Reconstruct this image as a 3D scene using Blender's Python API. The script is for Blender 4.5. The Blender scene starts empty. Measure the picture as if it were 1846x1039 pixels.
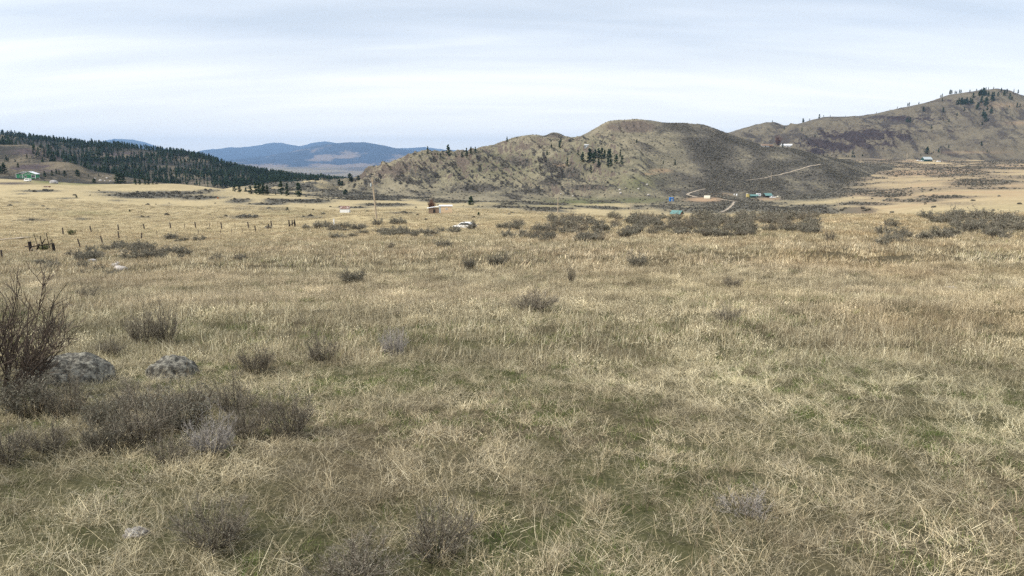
import bpy, math
import numpy as np
from mathutils import Vector, Matrix
rad = math.radians
sc = bpy.context.scene
COL = sc.collection

# ------------------------------------------------------------------ camera, sky, sun, exposure
W0, H0, F0, PITCH = 1846.0, 1039.0, 1270.0, rad(9.8)
CP, SP = math.cos(PITCH), math.sin(PITCH)
cam_d = bpy.data.cameras.new('camera'); cam = bpy.data.objects.new('camera', cam_d); COL.objects.link(cam)
cam.location = (0, 0, 0); cam.rotation_euler = (rad(90) - PITCH, 0, 0)
cam_d.sensor_width = 36; cam_d.lens = 36 * F0 / W0; cam_d.clip_start = 0.05; cam_d.clip_end = 90000
sc.camera = cam

SUN_EL, SUN_AZ = rad(42), rad(-112)      # azimuth from +Y towards +X: the sun is to the left, a little behind
world = bpy.data.worlds.new('World'); sc.world = world; world.use_nodes = True
nt = world.node_tree; nt.nodes.clear(); N = nt.nodes.new; L = nt.links.new
out = N('ShaderNodeOutputWorld'); bg = N('ShaderNodeBackground'); L(bg.outputs[0], out.inputs[0])
sky = N('ShaderNodeTexSky'); sky.sky_type = 'NISHITA'; sky.sun_disc = False
sky.sun_elevation = SUN_EL; sky.sun_rotation = SUN_AZ; sky.air_density = 1.0; sky.dust_density = 2.0
tc = N('ShaderNodeTexCoord'); sep = N('ShaderNodeSeparateXYZ'); L(tc.outputs['Generated'], sep.inputs[0])
zc = N('ShaderNodeMath'); zc.operation = 'MAXIMUM'; L(sep.outputs[2], zc.inputs[0]); zc.inputs[1].default_value = 0.0
za = N('ShaderNodeMath'); za.operation = 'ADD'; L(zc.outputs[0], za.inputs[0]); za.inputs[1].default_value = 0.16
dx = N('ShaderNodeMath'); dx.operation = 'DIVIDE'; L(sep.outputs[0], dx.inputs[0]); L(za.outputs[0], dx.inputs[1])
dy = N('ShaderNodeMath'); dy.operation = 'DIVIDE'; L(sep.outputs[1], dy.inputs[0]); L(za.outputs[0], dy.inputs[1])
cmb = N('ShaderNodeCombineXYZ'); L(dx.outputs[0], cmb.inputs[0]); L(dy.outputs[0], cmb.inputs[1])
def wnoise(scale, det, rough, loc, dist=0.0, sx=1.0, sy=1.0, rot=0.0):
    m = N('ShaderNodeMapping'); m.inputs['Location'].default_value = loc; m.inputs['Scale'].default_value = (sx, sy, 1)
    m.inputs['Rotation'].default_value = (0, 0, rot)
    L(cmb.outputs[0], m.inputs[0]); n = N('ShaderNodeTexNoise'); n.inputs['Scale'].default_value = scale
    n.inputs['Detail'].default_value = det; n.inputs['Roughness'].default_value = rough; n.inputs['Distortion'].default_value = dist
    L(m.outputs[0], n.inputs[0]); return n
n1 = wnoise(0.75, 5, 0.5, (3.4, 1.6, 0), 0.5, 0.38, 1.25, rad(7))
n2 = wnoise(2.6, 4, 0.5, (7.1, 4.2, 3), 0.4, 0.35, 1.5, rad(-8))
mx = N('ShaderNodeMath'); mx.operation = 'MULTIPLY_ADD'; L(n2.outputs[0], mx.inputs[0]); mx.inputs[1].default_value = 0.42
mm = N('ShaderNodeMath'); mm.operation = 'MULTIPLY'; L(n1.outputs[0], mm.inputs[0]); mm.inputs[1].default_value = 0.65; L(mm.outputs[0], mx.inputs[2])
cr = N('ShaderNodeValToRGB'); L(mx.outputs[0], cr.inputs[0])
cr.color_ramp.elements[0].position = 0.38; cr.color_ramp.elements[0].color = (0.500, 0.545, 0.600, 1)
cr.color_ramp.elements[1].position = 0.66; cr.color_ramp.elements[1].color = (0.770, 0.780, 0.795, 1)
e = cr.color_ramp.elements.new(0.53); e.color = (0.620, 0.655, 0.700, 1)
hz_ = N('ShaderNodeMapRange'); L(sep.outputs[2], hz_.inputs[0]); hz_.inputs[1].default_value = 0.02; hz_.inputs[2].default_value = 0.17; hz_.inputs[3].default_value = 0.75; hz_.inputs[4].default_value = 0.0
hm = N('ShaderNodeMix'); hm.data_type = 'RGBA'; L(hz_.outputs[0], hm.inputs[0]); L(cr.outputs[0], hm.inputs[6]); hm.inputs[7].default_value = (1.15, 1.07, 0.93, 1)
skm = N('ShaderNodeVectorMath'); skm.operation = 'SCALE'; L(sky.outputs[0], skm.inputs[0]); skm.inputs['Scale'].default_value = 0.09
mix = N('ShaderNodeMix'); mix.data_type = 'RGBA'; mix.inputs[0].default_value = 0.88
L(skm.outputs[0], mix.inputs[6]); L(hm.outputs[2], mix.inputs[7])
L(mix.outputs[2], bg.inputs[0]); bg.inputs[1].default_value = 1.0

sd = bpy.data.lights.new('sun', 'SUN'); so = bpy.data.objects.new('sun', sd); COL.objects.link(so)
sd.energy = 2.8; sd.angle = rad(4); sd.color = (1.0, 0.95, 0.87)
sdir = Vector((math.sin(SUN_AZ) * math.cos(SUN_EL), math.cos(SUN_AZ) * math.cos(SUN_EL), math.sin(SUN_EL)))
so.rotation_euler = (-sdir).to_track_quat('-Z', 'Y').to_euler(); so.location = (0, 0, 50)
vs = sc.view_settings; sc.display_settings.display_device = 'sRGB'
vs.view_transform = 'Standard'; vs.look = 'None'; vs.gamma = 1; vs.use_curve_mapping = False; vs.exposure = 0.66
sc.cycles.max_bounces = 4; sc.cycles.diffuse_bounces = 1; sc.cycles.transmission_bounces = 2; sc.cycles.volume_bounces = 0
sc.cycles.sample_clamp_indirect = 4
sc.cycles.use_denoising = False; sc.cycles.pixel_filter_width = 1.2

# ------------------------------------------------------------------ numeric helpers
def pe(px, py):
    """photo pixel -> (x/Y, z/Y) of its ray"""
    u = (np.asarray(px, float) - W0 / 2) / F0; v = (H0 / 2 - np.asarray(py, float)) / F0
    d = CP + v * SP
    return u / d, (-SP + v * CP) / d
def kp(px): return float(pe(px, 330)[0])
def hash2(ix, iy, s):
    h = (ix.astype(np.int64) * 374761393 + iy.astype(np.int64) * 668265263 + s * 974634777) & 0xffffffff
    h = ((h ^ (h >> 13)) * 1274126177) & 0xffffffff
    return ((h ^ (h >> 16)) & 0xffffffff) / 4294967295.0
def perlin(x, y, s=0):
    x = np.asarray(x, float); y = np.asarray(y, float)
    ix = np.floor(x); iy = np.floor(y); fx = x - ix; fy = y - iy
    ux = fx**3 * (fx * (fx * 6 - 15) + 10); uy = fy**3 * (fy * (fy * 6 - 15) + 10)
    r = 0
    for ox in (0, 1):
        for oy in (0, 1):
            a = hash2(ix + ox, iy + oy, s) * 2 * math.pi
            g = np.cos(a) * (fx - ox) + np.sin(a) * (fy - oy)
            r = r + g * (ux if ox else 1 - ux) * (uy if oy else 1 - uy)
    return r * 1.5
def fbm(x, y, s=0, o=4, g=0.5):
    r = 0; a = 1.0; t = 0
    for i in range(o):
        r = r + a * perlin(x * 2**i + 17.3 * i, y * 2**i - 9.1 * i, s + i); t += a; a *= g
    return r / t
def ridged(x, y, s=0, o=4):
    r = 0; a = 1.0; t = 0
    for i in range(o):
        r = r + a * (1 - 2.2 * np.abs(perlin(x * 2**i, y * 2**i, s + i))); t += a; a *= 0.5
    return r / t
def sst(a, b, x):
    t = np.clip((x - a) / (b - a), 0, 1); return t * t * (3 - 2 * t)
def gsm(a, sg, ax):
    if sg <= 0: return a
    r = int(sg * 3) + 1; w = np.exp(-0.5 * (np.arange(-r, r + 1) / sg)**2); w /= w.sum()
    p = np.pad(a, [(r, r) if i == ax else (0, 0) for i in range(a.ndim)], mode='edge')
    o_ = 0
    for i, wi in enumerate(w):
        sl = [slice(None)] * a.ndim; sl[ax] = slice(i, i + a.shape[ax]); o_ = o_ + wi * p[tuple(sl)]
    return o_
def curve(pts, k, val='e', sm=0):
    """pts [(px,py)] -> e(k) (or plain values over px)"""
    px = np.array([p[0] for p in pts], float); py = np.array([p[1] for p in pts], float)
    if val == 'e': kk, vv = pe(px, py)
    else: kk, vv = pe(px, np.full(len(px), 320.0))[0], py
    o_ = np.argsort(kk); r = np.interp(k, kk[o_], vv[o_])
    return gsm(r, sm, 0) if sm else r

# ------------------------------------------------------------------ ground height
GL = [
 (12, [(0, 583), (1846, 583)]),
 (25, [(0, 512), (400, 508), (900, 502), (1846, 496)]),
 (40, [(0, 482), (200, 474), (400, 468), (600, 462), (900, 455), (1200, 450), (1846, 446)]),
 (60, [(0, 463), (200, 456), (400, 446), (600, 440), (900, 432), (1200, 424), (1846, 419)]),
 (80, [(0, 454), (200, 445), (400, 437), (600, 431), (850, 426), (940, 418), (1200, 406), (1846, 402)]),
 (105, [(0, 440), (200, 434), (400, 428), (600, 421), (850, 416), (940, 408), (1050, 398), (1200, 390), (1500, 389), (1846, 386)]),
 (140, [(0, 424), (200, 422), (400, 417), (600, 412), (850, 410), (1050, 401), (1200, 397), (1500, 396), (1846, 386)]),
 (200, [(0, 402), (200, 403), (400, 400), (600, 394), (900, 394), (1050, 396), (1200, 404), (1500, 400), (1846, 380)]),
 (280, [(0, 374), (200, 380), (400, 384), (600, 384), (900, 382), (1050, 390), (1200, 402), (1500, 396), (1700, 376), (1846, 368)]),
 (380, [(0, 341), (100, 343), (200, 355), (300, 358), (400, 365), (600, 371), (900, 376), (1050, 382), (1200, 393), (1500, 384), (1700, 358), (1846, 349)]),
 (480, [(0, 323), (100, 327), (200, 334), (300, 330), (350, 333), (400, 342), (500, 352), (600, 361), (900, 369), (1200, 377), (1500, 370), (1700, 344), (1846, 335)]),
 (600, [(0, 335), (200, 342), (400, 349), (500, 347), (600, 352), (900, 362), (1200, 366), (1500, 353), (1700, 328), (1846, 322)]),
 (800, [(0, 345), (400, 345), (480, 334), (600, 336), (900, 360), (1200, 350), (1500, 322), (1700, 308), (1846, 304)]),
 (1000, [(0, 345), (400, 342), (500, 334), (560, 326), (700, 323), (900, 350), (1300, 330), (1500, 300), (1700, 295), (1846, 294)]),
 (1250, [(0, 350), (500, 345), (700, 335), (900, 345), (1300, 300), (1480, 284), (1700, 288), (1846, 290)]),
 (1700, [(0, 350), (700, 350), (1846, 300)]),
 (2600, [(0, 346), (700, 346), (1846, 310)]),
 (5000, [(0, 327), (1846, 327)]),
 (9000, [(0, 303), (1846, 303)]),
 (13000, [(0, 294), (1846, 294)]),
 (40000, [(0, 300), (1846, 300)])]
KT = np.linspace(-1.3, 1.3, 521)
LYs = np.log([g[0] for g in GL])
ET = np.array([gsm(np.interp(KT, *(lambda a: (a[0], a[1]))(pe([p[0] for p in g[1]], [p[1] for p in g[1]]))), 6, 0) for g in GL])
ZTl = ET * np.array([g[0] for g in GL])[:, None]
LT = np.linspace(LYs[0], LYs[-1], 700)
def pchip_rows(t, v, q):
    h = np.diff(t)[:, None]; d = np.diff(v, axis=0) / h
    m = np.zeros_like(v); m[0] = d[0]; m[-1] = d[-1]
    same = (d[:-1] * d[1:]) > 0
    w1 = 2 * h[1:] + h[:-1]; w2 = h[1:] + 2 * h[:-1]
    with np.errstate(divide='ignore', invalid='ignore'):
        mi = (w1 + w2) / (w1 / d[:-1] + w2 / d[1:])
    m[1:-1] = np.where(same, mi, 0)
    i = np.clip(np.searchsorted(t, q) - 1, 0, len(t) - 2); hh = (t[i + 1] - t[i])[:, None]; s = ((q - t[i]) / (t[i + 1] - t[i]))[:, None]
    return (v[i] * (1 + 2 * s) * (1 - s)**2 + hh * m[i] * s * (1 - s)**2 + v[i + 1] * s * s * (3 - 2 * s) + hh * m[i + 1] * s * s * (s - 1))
ZT = gsm(pchip_rows(LYs, ZTl, LT), 3, 0)
def Hbase(x, y):
    x = np.asarray(x, float); y = np.asarray(y, float)
    yy = np.maximum(y, 12.0); k = np.clip(x / yy, -1.29, 1.29)
    a = (k - KT[0]) / (KT[1] - KT[0]); b = np.clip((np.log(yy) - LT[0]) / (LT[1] - LT[0]), 0, len(LT) - 1.001)
    i = np.clip(a.astype(int), 0, len(KT) - 2); j = b.astype(int); fa = a - i; fb = b - j
    z = (ZT[j, i] * (1 - fa) + ZT[j, i + 1] * fa) * (1 - fb) + (ZT[j + 1, i] * (1 - fa) + ZT[j + 1, i + 1] * fa) * fb
    pl = -(1.9 + 0.065 * y)
    w = sst(12, 20, y)
    return pl * (1 - w) + z * w
def H(x, y):
    x = np.asarray(x, float); y = np.asarray(y, float)
    z = Hbase(x, y)
    z = z + 0.035 * perlin(x / 0.8, y / 0.8, 5) + 0.07 * perlin(x / 3.1, y / 3.1, 6) + 0.16 * sst(12, 40, y) * fbm(x / 14, y / 14, 7, 2)
    z = z + 1.5 * sst(90, 300, y) * fbm(x / 55, y / 60, 8, 4)
    k = x / np.maximum(y, 1)
    kn = np.exp(-((k - kp(560)) / 0.10)**2) * sst(560, 720, y) * (1 - sst(1000, 1400, y))
    z = z + kn * (8.5 * ridged(x / 75, y / 90, 9, 4) - 2.5)
    rp = sst(kp(1250), kp(1600), k) * sst(450, 700, y) * (1 - sst(1100, 1500, y))
    z = z + rp * 5.0 * fbm(x / 80, y / 110, 10, 4)
    # low mound beside the utility pole and the dark earth mound on the right
    for (px, py, Y, rx, ry, h) in ((650, 392, 185, 11, 9, 1.5), (1545, 383, 300, 10, 6, 4.2)):
        cx = float(pe(px, py)[0]) * Y
        z = z + h * np.exp(-((x - cx) / rx)**2 - ((y - Y) / ry)**2)
    return z

# ------------------------------------------------------------------ mesh helpers
def make_mesh(name, V, Q=None, T=None, smooth=False, attrs=None):
    V = np.ascontiguousarray(V, np.float32); me = bpy.data.meshes.new(name)
    me.vertices.add(len(V)); me.vertices.foreach_set('co', V.ravel())
    nq = 0 if Q is None else len(Q); ntr = 0 if T is None else len(T)
    if nq + ntr:
        loops = []; tot = []
        if nq: loops.append(np.asarray(Q, np.int32).ravel()); tot.append(np.full(nq, 4, np.int32))
        if ntr: loops.append(np.asarray(T, np.int32).ravel()); tot.append(np.full(ntr, 3, np.int32))
        loops = np.concatenate(loops); tot = np.concatenate(tot); st = np.concatenate([[0], np.cumsum(tot)[:-1]]).astype(np.int32)
        me.loops.add(len(loops)); me.loops.foreach_set('vertex_index', loops)
        me.polygons.add(len(tot)); me.polygons.foreach_set('loop_start', st); me.polygons.foreach_set('loop_total', tot)
        me.polygons.foreach_set('use_smooth', np.full(len(tot), smooth, bool))
    for nm, (typ, arr) in (attrs or {}).items():
        a = me.attributes.new(nm, typ, 'POINT')
        key = {'FLOAT': 'value', 'INT': 'value', 'FLOAT_VECTOR': 'vector', 'FLOAT_COLOR': 'color'}[typ]
        a.data.foreach_set(key, np.ascontiguousarray(arr, np.int32 if typ == 'INT' else np.float32).ravel())
    me.update(calc_edges=True); return me
def obj(name, me, mat=None, parent=None, loc=None):
    o = bpy.data.objects.new(name, me); COL.objects.link(o)
    if mat is not None and me is not None and len(me.materials) == 0: me.materials.append(mat)
    if parent is not None: o.parent = parent
    if loc is not None: o.location = loc
    return o
def tag(o, label=None, cat=None, group=None, kind=None):
    if label: o['label'] = label
    if cat: o['category'] = cat
    if group: o['group'] = group
    if kind: o['kind'] = kind
    return o
def thing(name, label, cat, loc, rz=0, group=None):
    o = bpy.data.objects.new(name, None); COL.objects.link(o); o.location = loc; o.rotation_euler = (0, 0, rz)
    o.empty_display_size = 0.3
    return tag(o, label, cat, group)
def rgba(c, n):
    c = np.asarray(c, float)
    if c.ndim == 1: c = np.tile(c, (n, 1))
    return np.concatenate([c[:, :3], np.ones((n, 1))], 1)

# ------------------------------------------------------------------ materials
def newmat(name):
    m = bpy.data.materials.new(name); m.use_nodes = True; t = m.node_tree; t.nodes.clear()
    o = t.nodes.new('ShaderNodeOutputMaterial'); return m, t, o
def simple_mat(name, col, rough=0.8, var=0.25, scale=2.0, bump=0.0, metal=0.0, stretch=(1, 1, 1), col2=None, lo=0.35, hi=0.7):
    m, t, o = newmat(name); b = t.nodes.new('ShaderNodeBsdfPrincipled'); t.links.new(b.outputs[0], o.inputs[0])
    c = t.nodes.new('ShaderNodeTexCoord'); mp = t.nodes.new('ShaderNodeMapping'); mp.inputs['Scale'].default_value = stretch
    t.links.new(c.outputs['Object'], mp.inputs[0])
    n = t.nodes.new('ShaderNodeTexNoise'); n.inputs['Scale'].default_value = scale; n.inputs['Detail'].default_value = 6; n.inputs['Roughness'].default_value = 0.65
    t.links.new(mp.outputs[0], n.inputs[0])
    r = t.nodes.new('ShaderNodeValToRGB'); t.links.new(n.outputs[0], r.inputs[0])
    c1 = [x * (1 - var) for x in col]; c2 = [min(1, x * (1 + var)) for x in col] if col2 is None else col2
    r.color_ramp.elements[0].position = lo; r.color_ramp.elements[0].color = (*c1, 1)
    r.color_ramp.elements[1].position = hi; r.color_ramp.elements[1].color = (*c2, 1)
    t.links.new(r.outputs[0], b.inputs['Base Color']); b.inputs['Roughness'].default_value = rough; b.inputs['Metallic'].default_value = metal
    b.inputs['Specular IOR Level'].default_value = 0.25
    if bump:
        bp = t.nodes.new('ShaderNodeBump'); bp.inputs['Strength'].default_value = bump; bp.inputs['Distance'].default_value = 0.05
        t.links.new(n.outputs[0], bp.inputs['Height']); t.links.new(bp.outputs[0], b.inputs['Normal'])
    return m
def leaf_mat(name, inst=False, transl=0.25, objvar=0.0):
    m, t, o = newmat(name); nn = t.nodes.new; ln = t.links.new
    a = nn('ShaderNodeAttribute'); a.attribute_name = 'pcol'; col = a.outputs['Color']
    if inst:
        b = nn('ShaderNodeAttribute'); b.attribute_type = 'INSTANCER'; b.attribute_name = 'tint'
        x = nn('ShaderNodeMix'); x.data_type = 'RGBA'; x.blend_type = 'MULTIPLY'; x.inputs[0].default_value = 1
        ln(col, x.inputs[6]); ln(b.outputs['Color'], x.inputs[7]); col = x.outputs[2]
    if objvar:
        oi = nn('ShaderNodeObjectInfo'); mr = nn('ShaderNodeMapRange'); mr.inputs[3].default_value = 1 - objvar; mr.inputs[4].default_value = 1 + objvar
        ln(oi.outputs['Random'], mr.inputs[0]); v = nn('ShaderNodeVectorMath'); v.operation = 'SCALE'; ln(col, v.inputs[0]); ln(mr.outputs[0], v.inputs['Scale']); col = v.outputs[0]
    d = nn('ShaderNodeBsdfDiffuse'); ln(col, d.inputs[0])
    if transl:
        tr = nn('ShaderNodeBsdfTranslucent'); ln(col, tr.inputs[0]); ms = nn('ShaderNodeMixShader'); ms.inputs[0].default_value = transl
        ln(d.outputs[0], ms.inputs[1]); ln(tr.outputs[0], ms.inputs[2]); ln(ms.outputs[0], o.inputs[0])
    else: ln(d.outputs[0], o.inputs[0])
    return m
M_GRASS = leaf_mat('dry_grass', True, 0.15)
M_COVER = leaf_mat('sage_cover', True, 0.1)
M_FOREST = leaf_mat('forest_needles', True, 0.1)
M_TWIG = leaf_mat('shrub_twigs', False, 0.0, 0.15)
M_LEAF = leaf_mat('shrub_leaves', False, 0.2, 0.15)
M_PINE = leaf_mat('pine_needles', False, 0.15, 0.25)
M_BARK = simple_mat('bark', (0.13, 0.075, 0.045), 0.95, 0.4, 6)

def terrain_mat(name, grass, grass2, dark, rock, s1, s2, s3, bump=0.6, spot=0.5):
    """base colour from per-place cover attributes (world positions) and object-space noise"""
    m, t, o = newmat(name); nn = t.nodes.new; ln = t.links.new
    b = nn('ShaderNodeBsdfPrincipled'); ln(b.outputs[0], o.inputs[0]); b.inputs['Roughness'].default_value = 1.0; b.inputs['Specular IOR Level'].default_value = 0.05
    tcn = nn('ShaderNodeTexCoord')
    def noise(s, det=5, ro=0.6, stretch=(1, 1, 1)):
        mp = nn('ShaderNodeMapping'); mp.inputs['Scale'].default_value = stretch; ln(tcn.outputs['Object'], mp.inputs[0])
        n = nn('ShaderNodeTexNoise'); n.inputs['Scale'].default_value = s; n.inputs['Detail'].default_value = det; n.inputs['Roughness'].default_value = ro
        ln(mp.outputs[0], n.inputs[0]); return n.outputs[0]
    def ramp(v, lo, hi):
        r = nn('ShaderNodeMapRange'); r.inputs[1].default_value = lo; r.inputs[2].default_value = hi; ln(v, r.inputs[0]); return r.outputs[0]
    def mixc(f, a_, b_, bt='MIX'):
        x = nn('ShaderNodeMix'); x.data_type = 'RGBA'; x.blend_type = bt
        if isinstance(f, float): x.inputs[0].default_value = f
        else: ln(f, x.inputs[0])
        for i, c in ((6, a_), (7, b_)):
            if isinstance(c, tuple): x.inputs[i].default_value = (*c, 1)
            else: ln(c, x.inputs[i])
        return x.outputs[2]
    def math_(op, a_, b_):
        x = nn('ShaderNodeMath'); x.operation = op; x.use_clamp = True
        for i, c in ((0, a_), (1, b_)):
            if isinstance(c, float): x.inputs[i].default_value = c
            else: ln(c, x.inputs[i])
        return x.outputs[0]
    at = nn('ShaderNodeAttribute'); at.attribute_name = 'cover'; sp = nn('ShaderNodeSeparateColor'); ln(at.outputs['Color'], sp.inputs[0])
    sage, rk, green = sp.outputs[0], sp.outputs[1], sp.outputs[2]
    c = mixc(ramp(noise(s1), 0.38, 0.62), grass, grass2)
    c = mixc(math_('MULTIPLY', ramp(noise(s2, 6, 0.7), 0.42, 0.60), 0.45), c, tuple(x * 0.62 for x in grass))
    n3 = noise(s3, 4, 0.7)
    c = mixc(green, c, (0.10, 0.125, 0.04))
    # sage: where the cover is high the fine noise closes up into shrubs
    thr = nn('ShaderNodeMath'); thr.operation = 'MULTIPLY_ADD'; ln(sage, thr.inputs[0]); thr.inputs[1].default_value = 0.55; ln(n3, thr.inputs[2])
    f = ramp(thr.outputs[0], 0.60, 0.78); c = mixc(f, c, dark)
    thr2 = nn('ShaderNodeMath'); thr2.operation = 'MULTIPLY_ADD'; ln(rk, thr2.inputs[0]); thr2.inputs[1].default_value = 0.6; ln(n3, thr2.inputs[2])
    rc = mixc(ramp(noise(s2 * 1.7, 6, 0.75), 0.4, 0.62), rock, tuple(x * 0.45 for x in rock))
    c = mixc(ramp(thr2.outputs[0], 0.68, 0.86), c, rc)
    at2 = nn('ShaderNodeAttribute'); at2.attribute_name = 'soil'
    c = mixc(math_('MULTIPLY', at2.outputs['Fac'], 1.0), c, (0.42, 0.29, 0.18))
    at3 = nn('ShaderNodeAttribute'); at3.attribute_name = 'thatch_shade'; th = mixc(ramp(noise(38.0, 6, 0.8), 0.40, 0.62), (0.030, 0.026, 0.016), (0.125, 0.105, 0.065)); th = mixc(ramp(noise(1.3, 4, 0.6), 0.45, 0.65), th, mixc(0.5, th, (0.07, 0.055, 0.035))); th = mixc(math_('MULTIPLY', green, 0.6), th, (0.065, 0.085, 0.028))  # thatch and soil colour, with the shade between grass blades put in
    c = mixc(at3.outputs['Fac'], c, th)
    c = mixc(spot * 0.5, c, mixc(ramp(noise(s3 * 2.3, 3, 0.7), 0.35, 0.65), (0.45, 0.45, 0.45), (1.0, 1.0, 1.0)), 'MULTIPLY')
    ln(c, b.inputs['Base Color'])
    bp = nn('ShaderNodeBump'); bp.inputs['Strength'].default_value = bump; bp.inputs['Distance'].default_value = 0.6 / s3
    ln(n3, bp.inputs['Height']); ln(bp.outputs[0], b.inputs['Normal'])
    return m
G1, G2 = (0.300, 0.240, 0.135), (0.240, 0.200, 0.120)
SAGE, ROCK = (0.070, 0.066, 0.058), (0.150, 0.125, 0.110)

# region tools: soft ellipses given where they lie (photo ray, then the true place on the surface)
def ell(K, E, blobs, pw=1.0):
    r = np.zeros_like(K)
    for (px, py, rx, ry, a) in blobs:
        k0, e0 = pe(px, py); d = ((K - k0) / (rx / F0))**2 + ((E - e0) / (ry / F0))**2
        r = np.maximum(r, a * np.exp(-d**pw))
    return r

# ------------------------------------------------------------------ ground sheet
CG = 14.0
def ground_mesh():
    ys = np.concatenate([np.linspace(-9, 3, 40)[:-1], np.exp(np.linspace(math.log(3 + 6), math.log(30000), 1150)) - 6])
    ks = np.linspace(-0.93, 0.93, 900)
    Yg, Kg = np.meshgrid(ys, ks, indexing='ij'); Xg = Kg * (Yg + CG); Zg = H(Xg, Yg)
    K = Xg / np.maximum(Yg, 3); E = Zg / np.maximum(Yg, 3)
    sage = ground_sage(Xg, Yg, K, E)
    n_ = fbm(Xg / 22, Yg / 22, 31, 3)
    green = np.clip(0.35 + 0.8 * fbm(Xg / 2.3, Yg / 2.3, 33, 3), 0, 0.6) * (1 - sst(8, 20, Yg)) + ell(K, E, [(95, 327, 40, 5, 1.0), (150, 331, 45, 3.5, .7), (160, 385, 60, 5, .45), (520, 385, 60, 4, .3), (1000, 365, 90, 8, .6)]) * sst(100, 200, Yg)
    rock = np.clip(ell(K, E, [(20, 331, 55, 3, .7), (660, 335, 20, 12, .5)]), 0, 1) * sst(300, 400, Yg)
    soil = ell(K, E, [(1270, 360, 32, 4.5, 1.0), (1385, 358, 24, 3.5, .7), (1295, 351, 24, 3, .4), (1000, 392, 25, 4, .4)], 2) * sst(300, 400, Yg) + (0.26 + 0.35 * sst(0.0, 0.4, fbm(Xg / 60, Yg / 90, 35, 4))) * sst(kp(1480), kp(1600), K) * sst(240, 340, Yg)
    far = sst(2500, 4500, Yg); sage = np.maximum(sage, far * np.clip(0.25 + 2.2 * fbm(Xg / 700, Yg / 900, 37, 5), 0, 1))
    rock = np.maximum(rock, far * 0.5)
    nr, nc = Yg.shape; idx = np.arange(nr * nc).reshape(nr, nc)
    Q = np.stack([idx[:-1, :-1], idx[:-1, 1:], idx[1:, 1:], idx[1:, :-1]], -1).reshape(-1, 4)
    V = np.stack([Xg, Yg, Zg], -1).reshape(-1, 3)
    cov = np.stack([sage, rock, np.clip(green, 0, 1), np.ones_like(sage)], -1).reshape(-1, 4)
    return make_mesh('ground', V, Q, None, True, {'cover': ('FLOAT_COLOR', cov), 'soil': ('FLOAT', np.clip(soil, 0, 1).ravel()), 'thatch_shade': ('FLOAT', (1 - sst(30, 110, Yg)).ravel() * 0.95)})
SAGE_BLOBS = [(120, 358, 30, 2.5, .8), (40, 350, 20, 2, .7), (300, 370, 25, 2.5, .8), (150, 395, 20, 3, .7), (440, 392, 30, 3, .8), (380, 344, 30, 3, .8), (560, 392, 30, 3, .7), (720, 384, 35, 3, .9), (100, 378, 25, 2.5, .7), (1700, 355, 70, 4, .8), (1560, 368, 60, 4, .7), (70, 345, 40, 2, .8), (210, 362, 25, 2.5, .8), (330, 348, 50, 3, .9), (480, 368, 40, 3, .8), (260, 392, 30, 3, .6), (60, 396, 40, 3, .5), (640, 375, 40, 3, .8), (270, 352, 75, 7, 1.0), (200, 347, 45, 3, .6), (350, 357, 60, 5, .8), (430, 363, 30, 5, .8), (420, 376, 40, 4, .8), (60, 369, 14, 2.5, .9), (30, 365, 20, 2, .6),
  (320, 384, 12, 2, .6), (500, 377, 40, 3, .8), (560, 362, 55, 5, .8), (500, 362, 30, 5, .8), (690, 370, 45, 4, .9), (650, 352, 90, 7, .7), (600, 344, 55, 7, 1.0), (760, 355, 60, 6, .7), (820, 388, 50, 4, .5),
  (640, 401, 50, 4, .5), (900, 372, 60, 5, .8), (1000, 378, 70, 5, .9), (860, 392, 40, 4, .5),
  (1150, 374, 120, 5, 1.0), (1300, 372, 130, 13, 1.1), (1440, 380, 90, 12, 1.0), (1420, 350, 120, 12, 1.1), (1520, 342, 90, 9, .9), (1600, 352, 60, 6, .8), (1650, 362, 60, 4, .7), (1700, 366, 70, 4, .5),
  (1620, 312, 60, 6, .9), (1720, 315, 60, 6, .9), (1780, 330, 70, 8, 1.0), (1560, 300, 60, 8, .6), (1640, 302, 50, 3, .7), (1700, 345, 60, 3, .4), (1800, 300, 80, 3, .6), (1610, 361, 22, 3, .9), (1546, 380, 30, 6, 1.2), (1480, 320, 50, 8, .8)]
def ground_sage(X, Y, K, E):
    s = ell(K, E, SAGE_BLOBS) * sst(130, 200, Y)
    rt = sst(kp(1150), kp(1300), K); s = s * np.clip(0.75 + 0.25 * rt + (1.2 - 0.5 * rt) * fbm(X / 40, Y / 90, 41, 4), 0.1, 1.3)
    r = sst(kp(1080), kp(1250), K) * sst(400, 450, Y) * np.clip(0.60 + 1.5 * fbm(X / 60, Y / 120, 43, 5), 0, 1) * (0.50 + 0.4 * sst(560, 800, Y))
    s = np.maximum(s, r); m = sst(kp(400), kp(470), K) * (1 - sst(kp(1000), kp(1060), K)) * sst(470, 520, Y) * (0.62 + 0.9 * fbm(X / 30, Y / 50, 45, 4))
    s = np.maximum(s, m * (1 - sst(1200, 1500, Y)))
    return np.clip(s + 0.25 * fbm(X / 30, Y / 45, 47, 3) * sst(60, 140, Y), 0, 1)
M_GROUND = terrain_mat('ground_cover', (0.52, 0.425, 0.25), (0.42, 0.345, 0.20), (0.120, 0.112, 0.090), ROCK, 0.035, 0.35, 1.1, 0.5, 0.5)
ground = tag(obj('ground', ground_mesh(), M_GROUND), kind='structure')

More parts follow.
